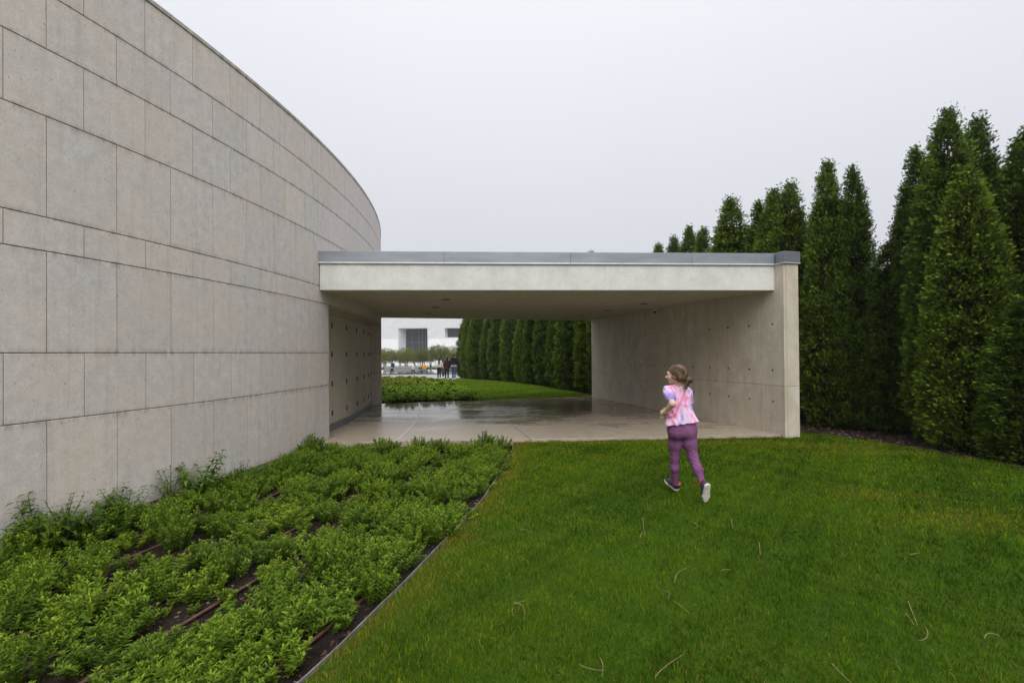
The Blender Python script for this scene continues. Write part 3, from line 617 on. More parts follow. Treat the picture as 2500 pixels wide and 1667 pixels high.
def bedlab(x, y, what):
    of = float(offs(x, y))
    if y > 7.7: return what + ' close to the front edge of the concrete floor'
    if of < .5: return what + ' close to the foot of the limestone wall'
    if of > 3.05: return what + ' close to the metal edging of the lawn'
    i = sum(of > q for q in HOF); return what + ' between the %s and %s hoses out from the limestone wall' % (ORD[i - 1], ORD[min(i, 7)])
PL = 'bushy bright green perennial clump'
PS = 'small sprig on bare soil'
pts = []; cnt = 0
def placed(x, y, d): return any((x - a) ** 2 + (y - c) ** 2 < d * d for a, c in pts)
cand = []
for it in range(9000):
    th = -.40 + rng.random() * .40; of = .16 + rng.random() * (EDGE - .24); x, y = pol(th, of)
    if y > 8.42 - .0 * x or y < 1.5: continue
    if y > 8.28 and x < -3.0: continue
    if x < -.92 * y - 1.2: continue
    if any((x - a) ** 2 + (y - c) ** 2 < (r0) ** 2 for a, c, r0 in bare): continue
    if vnoise(np.array(x * 1.9), np.array(y * 1.9), 1.7) < -.33: continue
    if min(abs(of - q) for q in (.58, .985, 1.51, 1.94, 2.36)) < .10 and vnoise(np.array(x * 1.3), np.array(y * 1.3), 4.) < .45: continue
    if placed(x, y, .24 if y < 6 else .22): continue
    pts.append((x, y))
pts.sort(key=lambda q: math.hypot(*q)); pts = pts[:292]
for i, (x, y) in enumerate(pts):
    ov = float(offs(x, y)); s = (.92 + .42 * rng.random()) * (1.0 if ov > .5 else 1.1) * (.95 if ov > EDGE - .35 else 1)
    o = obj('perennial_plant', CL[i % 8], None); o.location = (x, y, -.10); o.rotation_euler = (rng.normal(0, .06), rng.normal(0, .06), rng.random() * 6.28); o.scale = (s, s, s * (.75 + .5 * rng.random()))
    tag(o, bedlab(x, y, PL), 'plant', 'perennial clumps in the planting bed')
ns_ = 0
for it in range(600):
    if ns_ >= 44: break
    a, c, r0 = bare[rng.integers(len(bare))]; x, y = a + rng.normal(0, r0 * .6), c + rng.normal(0, r0 * .6)
    if placed(x, y, .13) or offs(x, y) < .1 or offs(x, y) > EDGE - .1: continue
    pts.append((x, y)); ns_ += 1
    o = obj('perennial_sprig', CS[ns_ % 3], None); o.location = (x, y, -.10); s = .5 + .6 * rng.random(); o.scale = (s, s, s); o.rotation_euler.z = rng.random() * 6.28
    tag(o, bedlab(x, y, PS), 'plant', 'young sprigs on bare soil')
# tall leafy weeds against the wall
def weed_mesh(seed, h=.5, nstem=4, leafL=.10, spread=.12):
    r_ = np.random.default_rng(seed); B = []; D = []; N = []; L = []; W = []; st = []
    for i in range(nstem):
        a = r_.random() * 6.28; b0 = np.array((r_.normal(0, .03), r_.normal(0, .03), -.02)); hh = h * (.6 + .5 * r_.random())
        top = b0 + np.array((math.cos(a) * spread, math.sin(a) * spread, hh)); mid = (b0 + top) / 2 + np.array((0, 0, hh * .1)); st.append(tube([b0, mid, top], [.005, .004, .002], 4, False)); a1 = r_.random() * 6
        for j in range(8):
            f = .25 + .75 * j / 7; p = b0 * (1 - f) ** 2 + 2 * f * (1 - f) * mid + f * f * top
            for s in (0, math.pi):
                aa = a1 + j * 1.57 + s + r_.normal(0, .2); el = -.1 + .5 * f + r_.normal(0, .2); d = np.array((math.cos(aa) * math.cos(el), math.sin(aa) * math.cos(el), math.sin(el)))
                B.append(p); D.append(d); N.append(np.array((-math.cos(aa) * math.sin(el), -math.sin(aa) * math.sin(el), math.cos(el)))); ll = leafL * (1.1 - .55 * f) * (.8 + .4 * r_.random()); L.append(ll); W.append(ll * .42)
    V, T = leaves(*map(np.array, (B, D, N, L, W)), droop=.45)
    for v, f in st:
        o = len(V); V = np.concatenate([V, np.array(v)]); T = np.concatenate([T, np.array([(q[0] + o, q[1] + o, q[2] + o) for q in f] + [(q[0] + o, q[2] + o, q[3] + o) for q in f])])
    me = npmesh('weed', V, T); me.materials.append(M['weed_leaf']); return me
WM = [weed_mesh(70 + i, .32 + .05 * i, 11 + i % 3, .085 + .012 * (i % 3), .17) for i in range(4)]
wl = 'leafy dark green weed with drooping leaves growing against the limestone wall'
for i, (px, s, v, lab) in enumerate(((35, 1.0, 0, None), (75, .9, 1, None), (105, 1.15, 2, None), (150, .9, 3, None), (180, .95, 1, None), (215, .75, 0, None), (262, .9, 2, None), (292, 1.0, 1, None), (345, .62, 0, None), (395, .9, 3, 'tall thin weed with drooping leaves against the limestone wall beside a taller one'), (455, 1.25, 2, 'tallest leafy weed against the limestone wall with an arching top'), (480, .8, 1, None), (520, .7, 0, None), (560, .62, 3, None), (610, .6, 1, None), (660, .55, 2, None), (700, .5, 0, None))):
    a_, b_, _ = ray(px, 1100); u = a_ / b_; yy = 3.2
    for _i in range(40): yy = arcx(yy, .14 + .06 * (i % 3)) / u
    x, y = u * yy, yy
    o = obj('wall_weed', WM[v], None); o.location = (x, y, -.10); o.scale = (s, s, s); o.rotation_euler.z = 1.3 * i
    tag(o, lab or ('leafy weed at the foot of the limestone wall, %s counted towards the doors' % ORD[i]), 'plant', None if lab else 'weeds along the wall foot')
BW = weed_mesh(90, .12, 2, .085, .05)
for x, y, s in ((1450, 1090, 1.0), (610, 1140, 1.1), (1830, 1110, .8), (400, 1010, .9)):
    q = onz(x * c3, 1100 + y * c3, 0.02, False); o = obj('broadleaf_weed', BW, None); o.location = (q[0], q[1], -.1); o.scale = (s * 1.3, s * 1.3, s * 1.5); o.rotation_euler.z = x
    tag(o, 'broad leaved light green weed sprouting between the perennial clumps', 'plant', 'broad leaved weeds in the planting bed')
# far bed: dense ground cover
def merge_clumps(specs, src):
    VV = []; TT_ = []; CC = []; o = 0
    base = []
    for me in src:
        v = np.zeros(len(me.vertices) * 3, np.float32); me.vertices.foreach_get('co', v); t = np.zeros(len(me.polygons) * 3, np.int32); me.loops.foreach_get('vertex_index', t)
        c = np.zeros(len(me.vertices) * 4, np.float32); me.color_attributes['Col'].data.foreach_get('color', c); base.append((v.reshape(-1, 3), t.reshape(-1, 3), c.reshape(-1, 4)))
    for x, y, z, s, a, k, cm in specs:
        v, t, c = base[k]; ca, sa = math.cos(a), math.sin(a); w_ = v * s
        VV.append(np.stack([w_[:, 0] * ca - w_[:, 1] * sa + x, w_[:, 0] * sa + w_[:, 1] * ca + y, w_[:, 2] + z], 1)); TT_.append(t + o); CC.append(c * np.array((*cm, 1))); o += len(v)
    return np.concatenate(VV), np.concatenate(TT_), np.concatenate(CC)
FC = [clump_mesh(120 + i, .27, .22, 9, .08, .42) for i in range(4)]
sp_ = []
for it in range(2600):
    y = 15.4 + rng.random() ** 1.3 * 17; xr = float(fardge(y)) if y > 17.1 else float(arcx(y, 3.3)); xl = -.30 * y - .6
    x = xl + rng.random() * (xr - .1 - xl)
    if offs(x, y) < .25: continue
    back = (15.29 + (x + 4.14) * .3053)
    if y < back + .28: continue
    dry = y > 23.5 + 1.2 * math.sin(x * 1.3)
    cm = (1.0, .95, 1.) if not dry else (1., .72, .9); s = .9 + .5 * rng.random() + (.35 if y > 23 else 0)
    sp_.append((x, y, float(g(y)) - .05, s, rng.random() * 6.28, int(rng.integers(4)), tuple(np.array(cm) * (.85 + .3 * rng.random()))))
V, T, C = merge_clumps(sp_[:620], FC)
stuff(obj('far_bed_plants', npmesh('far_bed_plants', V, T, False, C), M['far_bed_leaf']))
# ------------------------------------------------------------------ lawn grass (uncountable)
def blades(px, py, pz, h, wd, col, seed):
    r_ = np.random.default_rng(seed); n = len(px); a = r_.random(n) * 6.28; ln = .25 + .6 * r_.random(n); b2 = r_.random(n) * 6.28
    p = np.stack([px, py, pz], 1); s = np.stack([np.cos(a), np.sin(a), np.zeros(n)], 1) * (wd / 2)[:, None]; d = np.stack([np.cos(b2), np.sin(b2), np.zeros(n)], 1)
    m_ = p + d * (h * ln * .3)[:, None] + np.array((0, 0, 1.)) * (h * .55)[:, None]; t = p + d * (h * ln)[:, None] + np.array((0, 0, 1.)) * (h * (1 - .35 * ln))[:, None]
    V = np.stack([p - s, p + s, m_ + s * .8, m_ - s * .8, t], 1).reshape(-1, 3); o = (np.arange(n) * 5)[:, None]
    T = np.concatenate([o + np.array([[0, 1, 2]]), o + np.array([[0, 2, 3]]), o + np.array([[3, 2, 4]])]); return npmesh('lawn_grass', V, T, False, np.repeat(col, 5, 0))
def grasscol(x, y, r_):
    n = len(x); f1 = vnoise(x * .9, y * .9, .4); f2 = vnoise(x * 2.3, y * 2.6, 2.1)
    cg = np.array((.082, .160, .004)); cy = np.array((.150, .195, .006)); cb = np.array((.19, .12, .03)); cd_ = np.array((.038, .088, .003))
    f3 = vnoise(x * 6.1, y * 6.7, 3.3); k1 = np.clip(.45 + .85 * f1 + .6 * f3, 0, 1)[:, None]; c = cd_ * (1 - k1) + cg * k1
    # drier turf along the edging, along the slab and in worn patches to the right
    e_ = np.clip(1 - (offs(x, y) - EDGE) / .45, 0, 1) ** 1.5; e3_ = np.clip(1 - (offs(x, y) - EDGE) / 1.5, 0, 1) * .6 + .45 * smoothstep(4.5, 8.5, y)
    wp = sum(np.exp(-(((x - a) / sx_) ** 2 + ((y - b3) / sy_) ** 2)) for a, b3, sx_, sy_ in ((5.3, 8.2, 1.1, .22), (5.6, 7.6, .8, .15), (3.6, 8.55, 1.5, .16), (4.3, 4.6, .9, .35), (4.0, 5.4, .6, .25), (1.0, 8.7, 2.2, .12)))
    yel = np.clip(e_ * .9 + e3_ * (.55 + .5 * f2) + wp * .75 + .25 * np.clip(f2, 0, 1), 0, 1); k2 = (r_.random(n) < yel)[:, None]; k3 = (r_.random(n) < np.clip(e_ * .5 + wp * .3 + .02, 0, 1))[:, None]
    c = np.where(k2, cy, c); c = np.where(k3 & k2 | (r_.random(n) < .015)[:, None], cb, c); c = c * (.8 + .4 * r_.random(n))[:, None]
    return np.concatenate([c, np.ones((n, 1))], 1)
def lawn_area(n, x0, x1, y0, y1, dens, seed, slab=True):
    r_ = np.random.default_rng(seed); x = x0 + (x1 - x0) * r_.random(n); y = y0 + (y1 - y0) * r_.random(n); d = np.hypot(x, y)
    k = (offs(x, y) > EDGE + .012) & (x < mul_x(y) + .03 * np.sin(y * 9) - .02) & (np.abs(x) < 1.12 * y + .9)
    if slab: k &= (y < 8.6 + (x + 3.43) * .06 - .012 + .012 * np.sin(x * 31)) | ((x > 5.42) & (y < 9.9))
    k &= r_.random(n) < dens(d); return x[k], y[k], r_
AREA = 9.6 * 8.8; NB = 640000
x, y, r_ = lawn_area(NB, -1.6, 8., 1.3, 10.1, lambda d: np.clip(2.6 / d, .22, 1) ** .9, 5)
d = np.hypot(x, y); tall = 1 + .30 * np.clip(vnoise(x * 3.1, y * 3.3, .9), -.6, 1) + .35 * np.clip(vnoise(x * 8.3, y * 7.7, 2.9), -.5, 1)
h = (.026 + .022 * r_.random(len(x))) * tall; wd = (.0026 + .0016 * r_.random(len(x))) * np.clip(d / 3.2, 1, 2.6)
lg = stuff(obj('lawn_grass', blades(x, y, np.full(len(x), -.052), h, wd, grasscol(x, y, r_), 6), M['grass']))
n = 75000; y = 16.5 + 21 * rng.random(n); xl = fardge(y); xr = mul_x(y); x = xl + (xr - xl) * rng.random(n); k = (y > 15.29 + (x + 4.14) * .3053 + .02)
x, y = x[k], y[k]; c = grasscol(x * .8 + 20, y * .8, np.random.default_rng(9)); c[:, :3] *= 1.3
stuff(obj('far_lawn_grass', blades(x, y, g(y) - .002, .03 + .03 * rng.random(len(x)), np.full(len(x), .011), c, 10), M['grass']))
# dry stems lying in the lawn
c1 = 850 / 2351; cr = 600 / 1410
tw = [(1150, 1100, c1, q) for q in ([(435, 122), (465, 97), (493, 100)], [(330, 532), (370, 533), (410, 553)], [(1160, 450), (1165, 510), (1180, 575)], [(1140, 588), (1148, 560), (1165, 545)], [(1757, 450), (1762, 490), (1770, 525)], [(1945, 610), (1950, 660), (1953, 710)], [(1375, 885), (1395, 830), (1455, 792)], [(1690, 810), (1720, 803), (1755, 798)], [(285, 1032), (340, 1015), (392, 985)], [(300, 1032), (350, 1040), (360, 1095)], [(283, 1050), (278, 1085), (295, 1115)], [(1315, 943), (1337, 950), (1332, 1005)], [(1365, 1005), (1420, 1050), (1475, 1100)], [(732, 1440), (790, 1470), (890, 1475)], [(870, 1400), (890, 1450), (883, 1512)], [(1245, 1527), (1320, 1440), (1432, 1365)], [(1500, 480), (1530, 500), (1512, 520)], [(785, 388), (805, 380), (825, 378)])]
tw += [(1900, 1000, cr, q) for q in ([(745, 1090), (765, 1150), (800, 1240)], [(730, 1165), (755, 1200), (780, 1230)], [(845, 1250), (855, 1300), (800, 1315)], [(1185, 1310), (1210, 1275), (1270, 1285)], [(305, 1450), (360, 1500), (425, 1568)], [(755, 825), (785, 820), (815, 823)], [(470, 212), (510, 214), (545, 218)])]
for i, (ox, oy, sc, q) in enumerate(tw):
    q = np.array([onz(ox + a * sc, oy + b3 * sc, -.012, False) for a, b3 in q]); f = np.linspace(0, 1, 8)[:, None]
    ctrl = 2 * q[1] - .5 * (q[0] + q[2]); P = (1 - f) ** 2 * q[0] + 2 * f * (1 - f) * ctrl + f * f * q[2]
    z = -.014 + .006 * np.sin(f * 3 + i); rad = np.linspace(.0027, .0014, 8) * np.clip(np.linalg.norm(q[0]) / 3.2, .9, 1.5)
    tag(obj('dry_stem', pymesh('dry_stem', *tube(np.concatenate([P, z], 1), rad, 5), True), M['dry_stem']), 'curved pale dry flower stem lying on the lawn', 'stem', 'dry stems scattered on the lawn')
# ------------------------------------------------------------------ bodies: smooth-blended tapered forms turned into one surface
def rc(a, b, ra, rb, k=.02): return ('rc', np.array(a, float), np.array(b, float), ra, rb, k)
def el(c, r, rot=None, k=.02): return ('el', np.array(c, float), np.array(r, float), np.eye(3) if rot is None else np.array(rot, float), k)
def sd(pr, P):
    if pr[0] == 'rc':
        _, a, b, ra, rb, k = pr; ba = b - a; l2 = ba @ ba + 1e-12; h = np.clip(((P - a) @ ba) / l2, 0, 1); q = P - a - h[..., None] * ba
        return np.sqrt((q * q).sum(-1)) - (ra + (rb - ra) * h)
    _, c, r, M_, k = pr; q = (P - c) @ M_; k0 = np.sqrt(((q / r) ** 2).sum(-1)); k1 = np.sqrt(((q / (r * r)) ** 2).sum(-1)) + 1e-9; return k0 * (k0 - 1) / k1
def sdf_mesh(name, prims, vox, subs=(), cuts=(), ksub=.008, fold=None):
    lo = np.min([np.minimum(p[1] - p[3], p[2] - p[4]) if p[0] == 'rc' else p[1] - p[2].max() for p in prims], 0) - 3 * vox
    hi = np.max([np.maximum(p[1] + p[3], p[2] + p[4]) if p[0] == 'rc' else p[1] + p[2].max() for p in prims], 0) + 3 * vox
    N = np.ceil((hi - lo) / vox).astype(int) + 1; ax = [lo[i] + np.arange(N[i]) * vox for i in range(3)]; D = np.full(N, 1., np.float32)
    def region(p, mg):
        a = np.minimum(p[1] - p[3], p[2] - p[4]) if p[0] == 'rc' else p[1] - p[2].max(); c = np.maximum(p[1] + p[3], p[2] + p[4]) if p[0] == 'rc' else p[1] + p[2].max()
        i0 = np.clip(np.floor((a - mg - lo) / vox).astype(int), 0, N); i1 = np.clip(np.ceil((c + mg - lo) / vox).astype(int) + 1, 0, N)
        sl = tuple(slice(u, v) for u, v in zip(i0, i1)); G = np.stack(np.meshgrid(*[ax[i][sl[i]] for i in range(3)], indexing='ij'), -1); return sl, G
    for p in prims:
        k = p[-1]; sl, G = region(p, k + 3 * vox); d = sd(p, G)
        if d.size == 0: continue
        a = D[sl]; h = np.clip(.5 + .5 * (d - a) / k, 0, 1); D[sl] = np.where(a > .9, d, d * (1 - h) + a * h - k * h * (1 - h))
    for p in subs:
        sl, G = region(p, .03)
        if 0 in G.shape: continue
        d = -sd(p, G); a = D[sl]; h = np.clip(.5 - .5 * (d - a) / ksub, 0, 1); D[sl] = d * (1 - h) + a * h + ksub * h * (1 - h)
    if cuts:
        G = np.stack(np.meshgrid(*ax, indexing='ij'), -1)
        for pt, nr in cuts: D = np.maximum(D, (G - np.array(pt)) @ np.array(nr, float)).astype(np.float32)
    S = D < 0; idx = -np.ones(N - 1, np.int64)
    c8 = [S[i:N[0] - 1 + i, j:N[1] - 1 + j, k:N[2] - 1 + k] for i in (0, 1) for j in (0, 1) for k in (0, 1)]; sm = sum(c.astype(np.int8) for c in c8); act = (sm > 0) & (sm < 8)
    I = np.argwhere(act); idx[act] = np.arange(len(I)); acc = np.zeros((len(I), 3)); cnt = np.zeros(len(I))
    for axis in range(3):
        o1, o2 = [q for q in range(3) if q != axis]
        for u in (0, 1):
            for v in (0, 1):
                A = I.copy(); A[:, o1] += u; A[:, o2] += v; Bq = A.copy(); Bq[:, axis] += 1
                da = D[A[:, 0], A[:, 1], A[:, 2]]; db = D[Bq[:, 0], Bq[:, 1], Bq[:, 2]]; cr_ = (da < 0) != (db < 0); t = np.where(cr_, da / np.where(cr_, da - db, 1), 0)
                P = A.astype(float); P[:, axis] += t; acc[cr_] += P[cr_]; cnt[cr_] += 1
    V = lo + acc / cnt[:, None] * vox; Q = []
    for axis in range(3):
        o1, o2 = [(1, 2), (2, 0), (0, 1)][axis]
        s0 = [slice(1, -1)] * 3; s1 = [slice(1, -1)] * 3; s0[axis] = slice(0, -1); s1[axis] = slice(1, None)
        a, b4 = S[tuple(s0)], S[tuple(s1)]
        for flip, msk in ((False, a & ~b4), (True, ~a & b4)):
            J = np.argwhere(msk); off = np.ones(3, int); off[axis] = 0; J = J + off
            if not len(J): continue
            def cell(u, v): C = J.copy(); C[:, o1] -= u; C[:, o2] -= v; return idx[C[:, 0], C[:, 1], C[:, 2]]
            q = np.stack([cell(1, 1), cell(0, 1), cell(0, 0), cell(1, 0)], 1); Q.append(q[:, ::-1] if flip else q)
    Q = np.concatenate(Q); Q = Q[(Q >= 0).all(1)]
    if fold is not None:
        me0 = npmesh('tmp', V, Q, True); nv = np.zeros(len(V) * 3, np.float32); me0.vertices.foreach_get('normal', nv); nv = nv.reshape(-1, 3); V = V + nv * fold(V)[:, None]; bpy.data.meshes.remove(me0)
    return npmesh(name, V, Q, True)
# cloth / skin materials
def cloth(name, c, scale=60, vary=.2, rough=.85):
    b = MB(name, rough, .2); p = b.pos(); n1 = b.noise(p, 9, 3); n2 = b.noise(p, scale, 3)
    b.color(b.ramp(n1, [(.3, tuple(v * (1 - vary) for v in c)), (.7, tuple(min(1, v * (1 + vary)) for v in c))])); b.bump(b.math('ADD', b.noise(b.pos((1, 1, 2.2)), 22, 3, .5, .8), n2), .35, .008); M[name] = b.m; return b.m
b = MB('skin', .55, .3); n_ = b.noise(b.pos(), 14, 3); b.color(b.ramp(n_, [(.3, (.56, .36, .265)), (.7, (.66, .44, .335))])); b.b.inputs['Subsurface Weight'].default_value = .12; b.b.inputs['Subsurface Radius'].default_value = (.02, .008, .005); M['skin'] = b.m
simple('skin_plain', (.45, .27, .19), .6)
def hairmat(name, lo, hi):
    b = MB(name, .45, .4); n_ = b.noise(b.pos((1, 1, 1)), 16, 4, .6, 2.5); n2 = b.noise(b.pos((22, 22, 90)), 2.2, 4, .6, .5)
    b.color(b.mix(b.ramp(n_, [(.3, lo), (.7, hi)]), b.ramp(n2, [(.3, .6), (.7, 1.35)]), .8, 'MULTIPLY')); b.bump(n2, .5, .006); M[name] = b.m
hairmat('brown_hair', (.055, .032, .018), (.15, .085, .042)); hairmat('black_hair', (.008, .007, .006), (.02, .017, .014))
b = MB('tie_dye', .85, .15); p = b.pos((1, 1, .8)); n1 = b.noise(p, 7.5, 2, .5, .5); n2 = b.noise(b.pos((1.1, .9, 1)), 6, 2, .5, .4)
c1_ = b.ramp(n1, [(.36, (.25, .19, .56)), (.44, (.42, .32, .68)), (.5, (.66, .50, .74)), (.56, (.76, .46, .62)), (.63, (.70, .22, .46)), (.70, (.76, .50, .66))])
b.color(b.mix(c1_, (.74, .60, .72), b.math('MULTIPLY', b.ramp(n2, [(.46, 0.), (.62, 1.)]), .7)))
b.bump(b.noise(b.pos((1, 1, .55)), 15, 3, .5, .7), .45, .018); M['tie_dye'] = b.m
b = MB('leggings', .8, .2); wv = b.noise(b.pos((1, 1, 3.2)), 13, 3, .5, .9); b.color(b.ramp(b.noise(b.pos(), 7, 3), [(.3, (.150, .056, .138)), (.7, (.205, .080, .188))])); b.bump(wv, .35, .01); M['leggings'] = b.m
simple('shoe_upper', (.045, .04, .075), .7, .3, 0, .4, 30); simple('shoe_sole', (.5, .48, .43), .8, .2, 0, .25, 40); simple('sock_red', (.75, .075, .035), .8); simple('strap_pink', (.80, .22, .34), .6); simple('tie_pink', (.75, .5, .6), .6)
# ------------------------------------------------------------------ running girl
def G_(x, y, Y): return aty(1560 + x / 3.92, 860 + y / 3.92, Y, False)
hc = G_(357, 205, 5.33); f = np.array((-.93, .36, -.02)); f /= np.linalg.norm(f); up = np.array((.05, 0, 1.)); up -= f * (up @ f); up /= np.linalg.norm(up); sdv = np.cross(f, up)
if sdv[1] > 0: sdv = -sdv                 # side that faces the camera
HR = np.stack([f, sdv, up], 1)
def H_(a, b3, c): return hc + f * a + sdv * b3 + up * c
S_l, E_l, W_l = G_(276, 356, 5.33), G_(322, 482, 5.19), G_(252, 560, 5.30)
S_r, E_r, W_r = G_(470, 372, 5.40), G_(478, 520, 5.50), G_(380, 560, 5.56)
ank_l, ank_r = G_(343, 1245, 5.52), G_(606, 1245, 5.20)
legL = [G_(345, 735, 5.38), G_(345, 870, 5.42), G_(340, 1000, 5.45), G_(341, 1095, 5.46), ank_l]; rL = [.080, .068, .048, .044, .032]
legR = [G_(482, 738, 5.38), G_(487, 865, 5.37), G_(518, 990, 5.34), G_(563, 1110, 5.26), ank_r]; rR = [.080, .073, .049, .049, .032]
def finger(p0, d1, d2, d3, l, r0): 
    a = p0; ch = []
    for d_, ll in ((d1, l * .45), (d2, l * .33), (d3, l * .26)):
        b5 = a + np.array(d_) / np.linalg.norm(d_) * ll; ch.append(rc(a, b5, r0, r0 * .9, .004)); a = b5
    return ch
def hand(Wp, fwd, out, upv, side):
    """fist-like relaxed hand: palm plus four curled fingers and a thumb"""
    fwd, out, upv = map(lambda v: np.array(v, float) / np.linalg.norm(v), (fwd, out, upv)); pr = [rc(Wp, Wp + fwd * .045, .024, .028, .012), rc(Wp + fwd * .05 - upv * .018, Wp + fwd * .05 + upv * .02, .02, .02, .012)]
    for i, ll in enumerate((.058, .066, .062, .05)):
        kb = Wp + fwd * .066 + upv * (.024 - .016 * i) + out * .006; pr += finger(kb, fwd * .8 + out * .5, out * .9 - fwd * .4, -fwd * .9 + out * .2, ll, .0078)
    pr += finger(Wp + fwd * .022 + upv * .026, upv * .8 + fwd * .5 + out * .3, fwd * .8 + out * .5, fwd * .6 + out * .8, .052, .0085); return pr
body = [el(H_(-.004, 0, .008), (.094, .074, .094), HR), rc(H_(.035, .0, -.05), H_(.062, 0, -.073), .052, .026, .03), rc(H_(.06, .03, -.03), H_(.06, -.03, -.03), .03, .03, .025),
        rc(H_(.091, 0, -.005), H_(.107, 0, -.026), .008, .012, .012), rc(H_(.088, .015, -.052), H_(.088, -.015, -.052), .0095, .0095, .008), rc(H_(.082, .022, .022), H_(.082, -.022, .022), .016, .016, .016),
        el(H_(.008, .077, -.016), (.017, .009, .027), HR, .006), el(H_(.008, -.077, -.016), (.017, .009, .027), HR, .006), rc(H_(-.02, 0, -.05), G_(378, 345, 5.36), .043, .043, .02),
        rc(G_(380, 390, 5.38), G_(392, 640, 5.38), .055, .065, .03), rc(S_l, S_r, .036, .036, .03),
        rc(S_l, E_l, .040, .034, .02), rc(E_l, W_l, .034, .0245, .015), rc(S_r, E_r, .04, .036, .02), rc(E_r, W_r, .036, .024, .015), rc(G_(360, 700, 5.38), G_(470, 700, 5.38), .08, .08, .04)]
body += hand(W_l, G_(205, 578, 5.37) - W_l, (.25, -.55, -.5), (.1, -.3, 1.), 1) + hand(W_r, (-.75, .55, .1), (-.2, .3, -.8), (0, .1, 1), -1)
for L_, rr_ in ((legL, rL), (legR, rR)):
    for i in range(4): body.append(rc(L_[i], L_[i + 1], rr_[i] - .012, rr_[i + 1] - .008, .02))
girl = obj('person', sdf_mesh('person', body, .006), M['skin'])
tag(girl, 'child running across the lawn in pink and purple tie dye shirt and plum leggings', 'person')
lg_ = [rc(G_(340, 668, 5.37), G_(462, 662, 5.37), .078, .078, .04), el(G_(358, 748, 5.345), (.085, .078, .09), None, .05), el(G_(466, 748, 5.345), (.085, .078, .09), None, .05), rc(G_(360, 715, 5.38), G_(470, 715, 5.38), .083, .083, .04)]
for L_, rr_ in ((legL, rL), (legR, rR)):
    for i in range(4): lg_.append(rc(L_[i], L_[i + 1], rr_[i], rr_[i + 1], .03))
hemz = G_(400, 682, 5.30)[2]
def leg_fold(V):
    x, y, z = V.T * 1.; w = np.exp(-((z - legL[2][2]) / .10) ** 2) + np.exp(-((z - ank_l[2] - .05) / .07) ** 2) + .7 * np.exp(-((z - legL[0][2] - .02) / .07) ** 2) + .25
    return .5 * w * (.0022 * np.sin(z * 150 + 13 * np.sin(x * 19 + y * 11) + 40 * x) + .0018 * np.sin(z * 71 + x * 90 + 3 * np.sin(z * 23)))
obj('leggings', sdf_mesh('leggings', lg_, .006, fold=leg_fold), M['leggings'], girl)
def shirt_fold(V):
    x, y, z = V.T * 1.; lo_ = np.clip((hemz + .32 - z) / .3, 0, 1)
    return .004 * np.sin(z * 38 + x * 55 + 2.5 * np.sin(x * 21 + z * 8)) * (.6 + .4 * lo_) + .006 * lo_ ** 1.5 * np.sin(np.arctan2(y - 5.36, x - hc[0] - .05) * 9 + 3 * z)
sh = [rc(G_(326, 388, 5.37), G_(436, 392, 5.38), .078, .075, .05), rc(G_(344, 470, 5.365), G_(436, 470, 5.37), .076, .073, .05), rc(G_(340, 560, 5.36), G_(452, 560, 5.365), .074, .074, .06), rc(G_(334, 640, 5.355), G_(468, 632, 5.36), .082, .082, .06),
      rc(G_(330, 700, 5.355), G_(484, 690, 5.35), .087, .088, .06), rc(G_(520, 640, 5.36), G_(545, 672, 5.34), .02, .032, .05), rc(S_l + (.0, 0, .004), lerp3 if False else S_l * .42 + E_l * .58, .056, .057, .035), rc(S_r, S_r * .4 + E_r * .6, .05, .052, .035),
      rc(G_(330, 335, 5.36), G_(430, 342, 5.38), .045, .045, .045), rc(G_(376, 322, 5.36), G_(378, 345, 5.37), .054, .06, .03)]
obj('shirt', sdf_mesh('shirt', sh, .006, cuts=[((hc[0] + .03, 5.36, hemz), (.12, -.05, -1))], fold=shirt_fold), M['tie_dye'], girl)
hair = [el(H_(-.014, 0, .018), (.106, .085, .098), HR, .02), rc(H_(-.07, .0, -.02), G_(452, 243, 5.30), .062, .022, .04), rc(H_(-.03, .05, -.03), G_(450, 245, 5.29), .045, .02, .03)]
obj('hair', sdf_mesh('hair', hair, .006, subs=[el(H_(.098, 0, -.062), (.092, .16, .105), HR), el(H_(.018, .09, -.062), (.042, .06, .06), HR), el(H_(.018, -.09, -.062), (.042, .06, .06), HR), el(H_(-.0, 0, -.125), (.075, .12, .06), HR)], ksub=.006), M['brown_hair'], girl)
obj('ponytail', sdf_mesh('ponytail', [el(G_(494, 256, 5.29), (.031, .028, .034)), rc(G_(462, 243, 5.29), G_(480, 250, 5.29), .016, .022, .015), rc(G_(458, 248, 5.285), G_(440, 335, 5.27), .02, .011, .012), rc(G_(462, 255, 5.285), G_(456, 340, 5.275), .018, .008, .010), rc(G_(470, 260, 5.29), G_(476, 318, 5.285), .016, .006, .010)], .005), M['brown_hair'], girl)
sr_ = np.random.default_rng(77); st_ = []
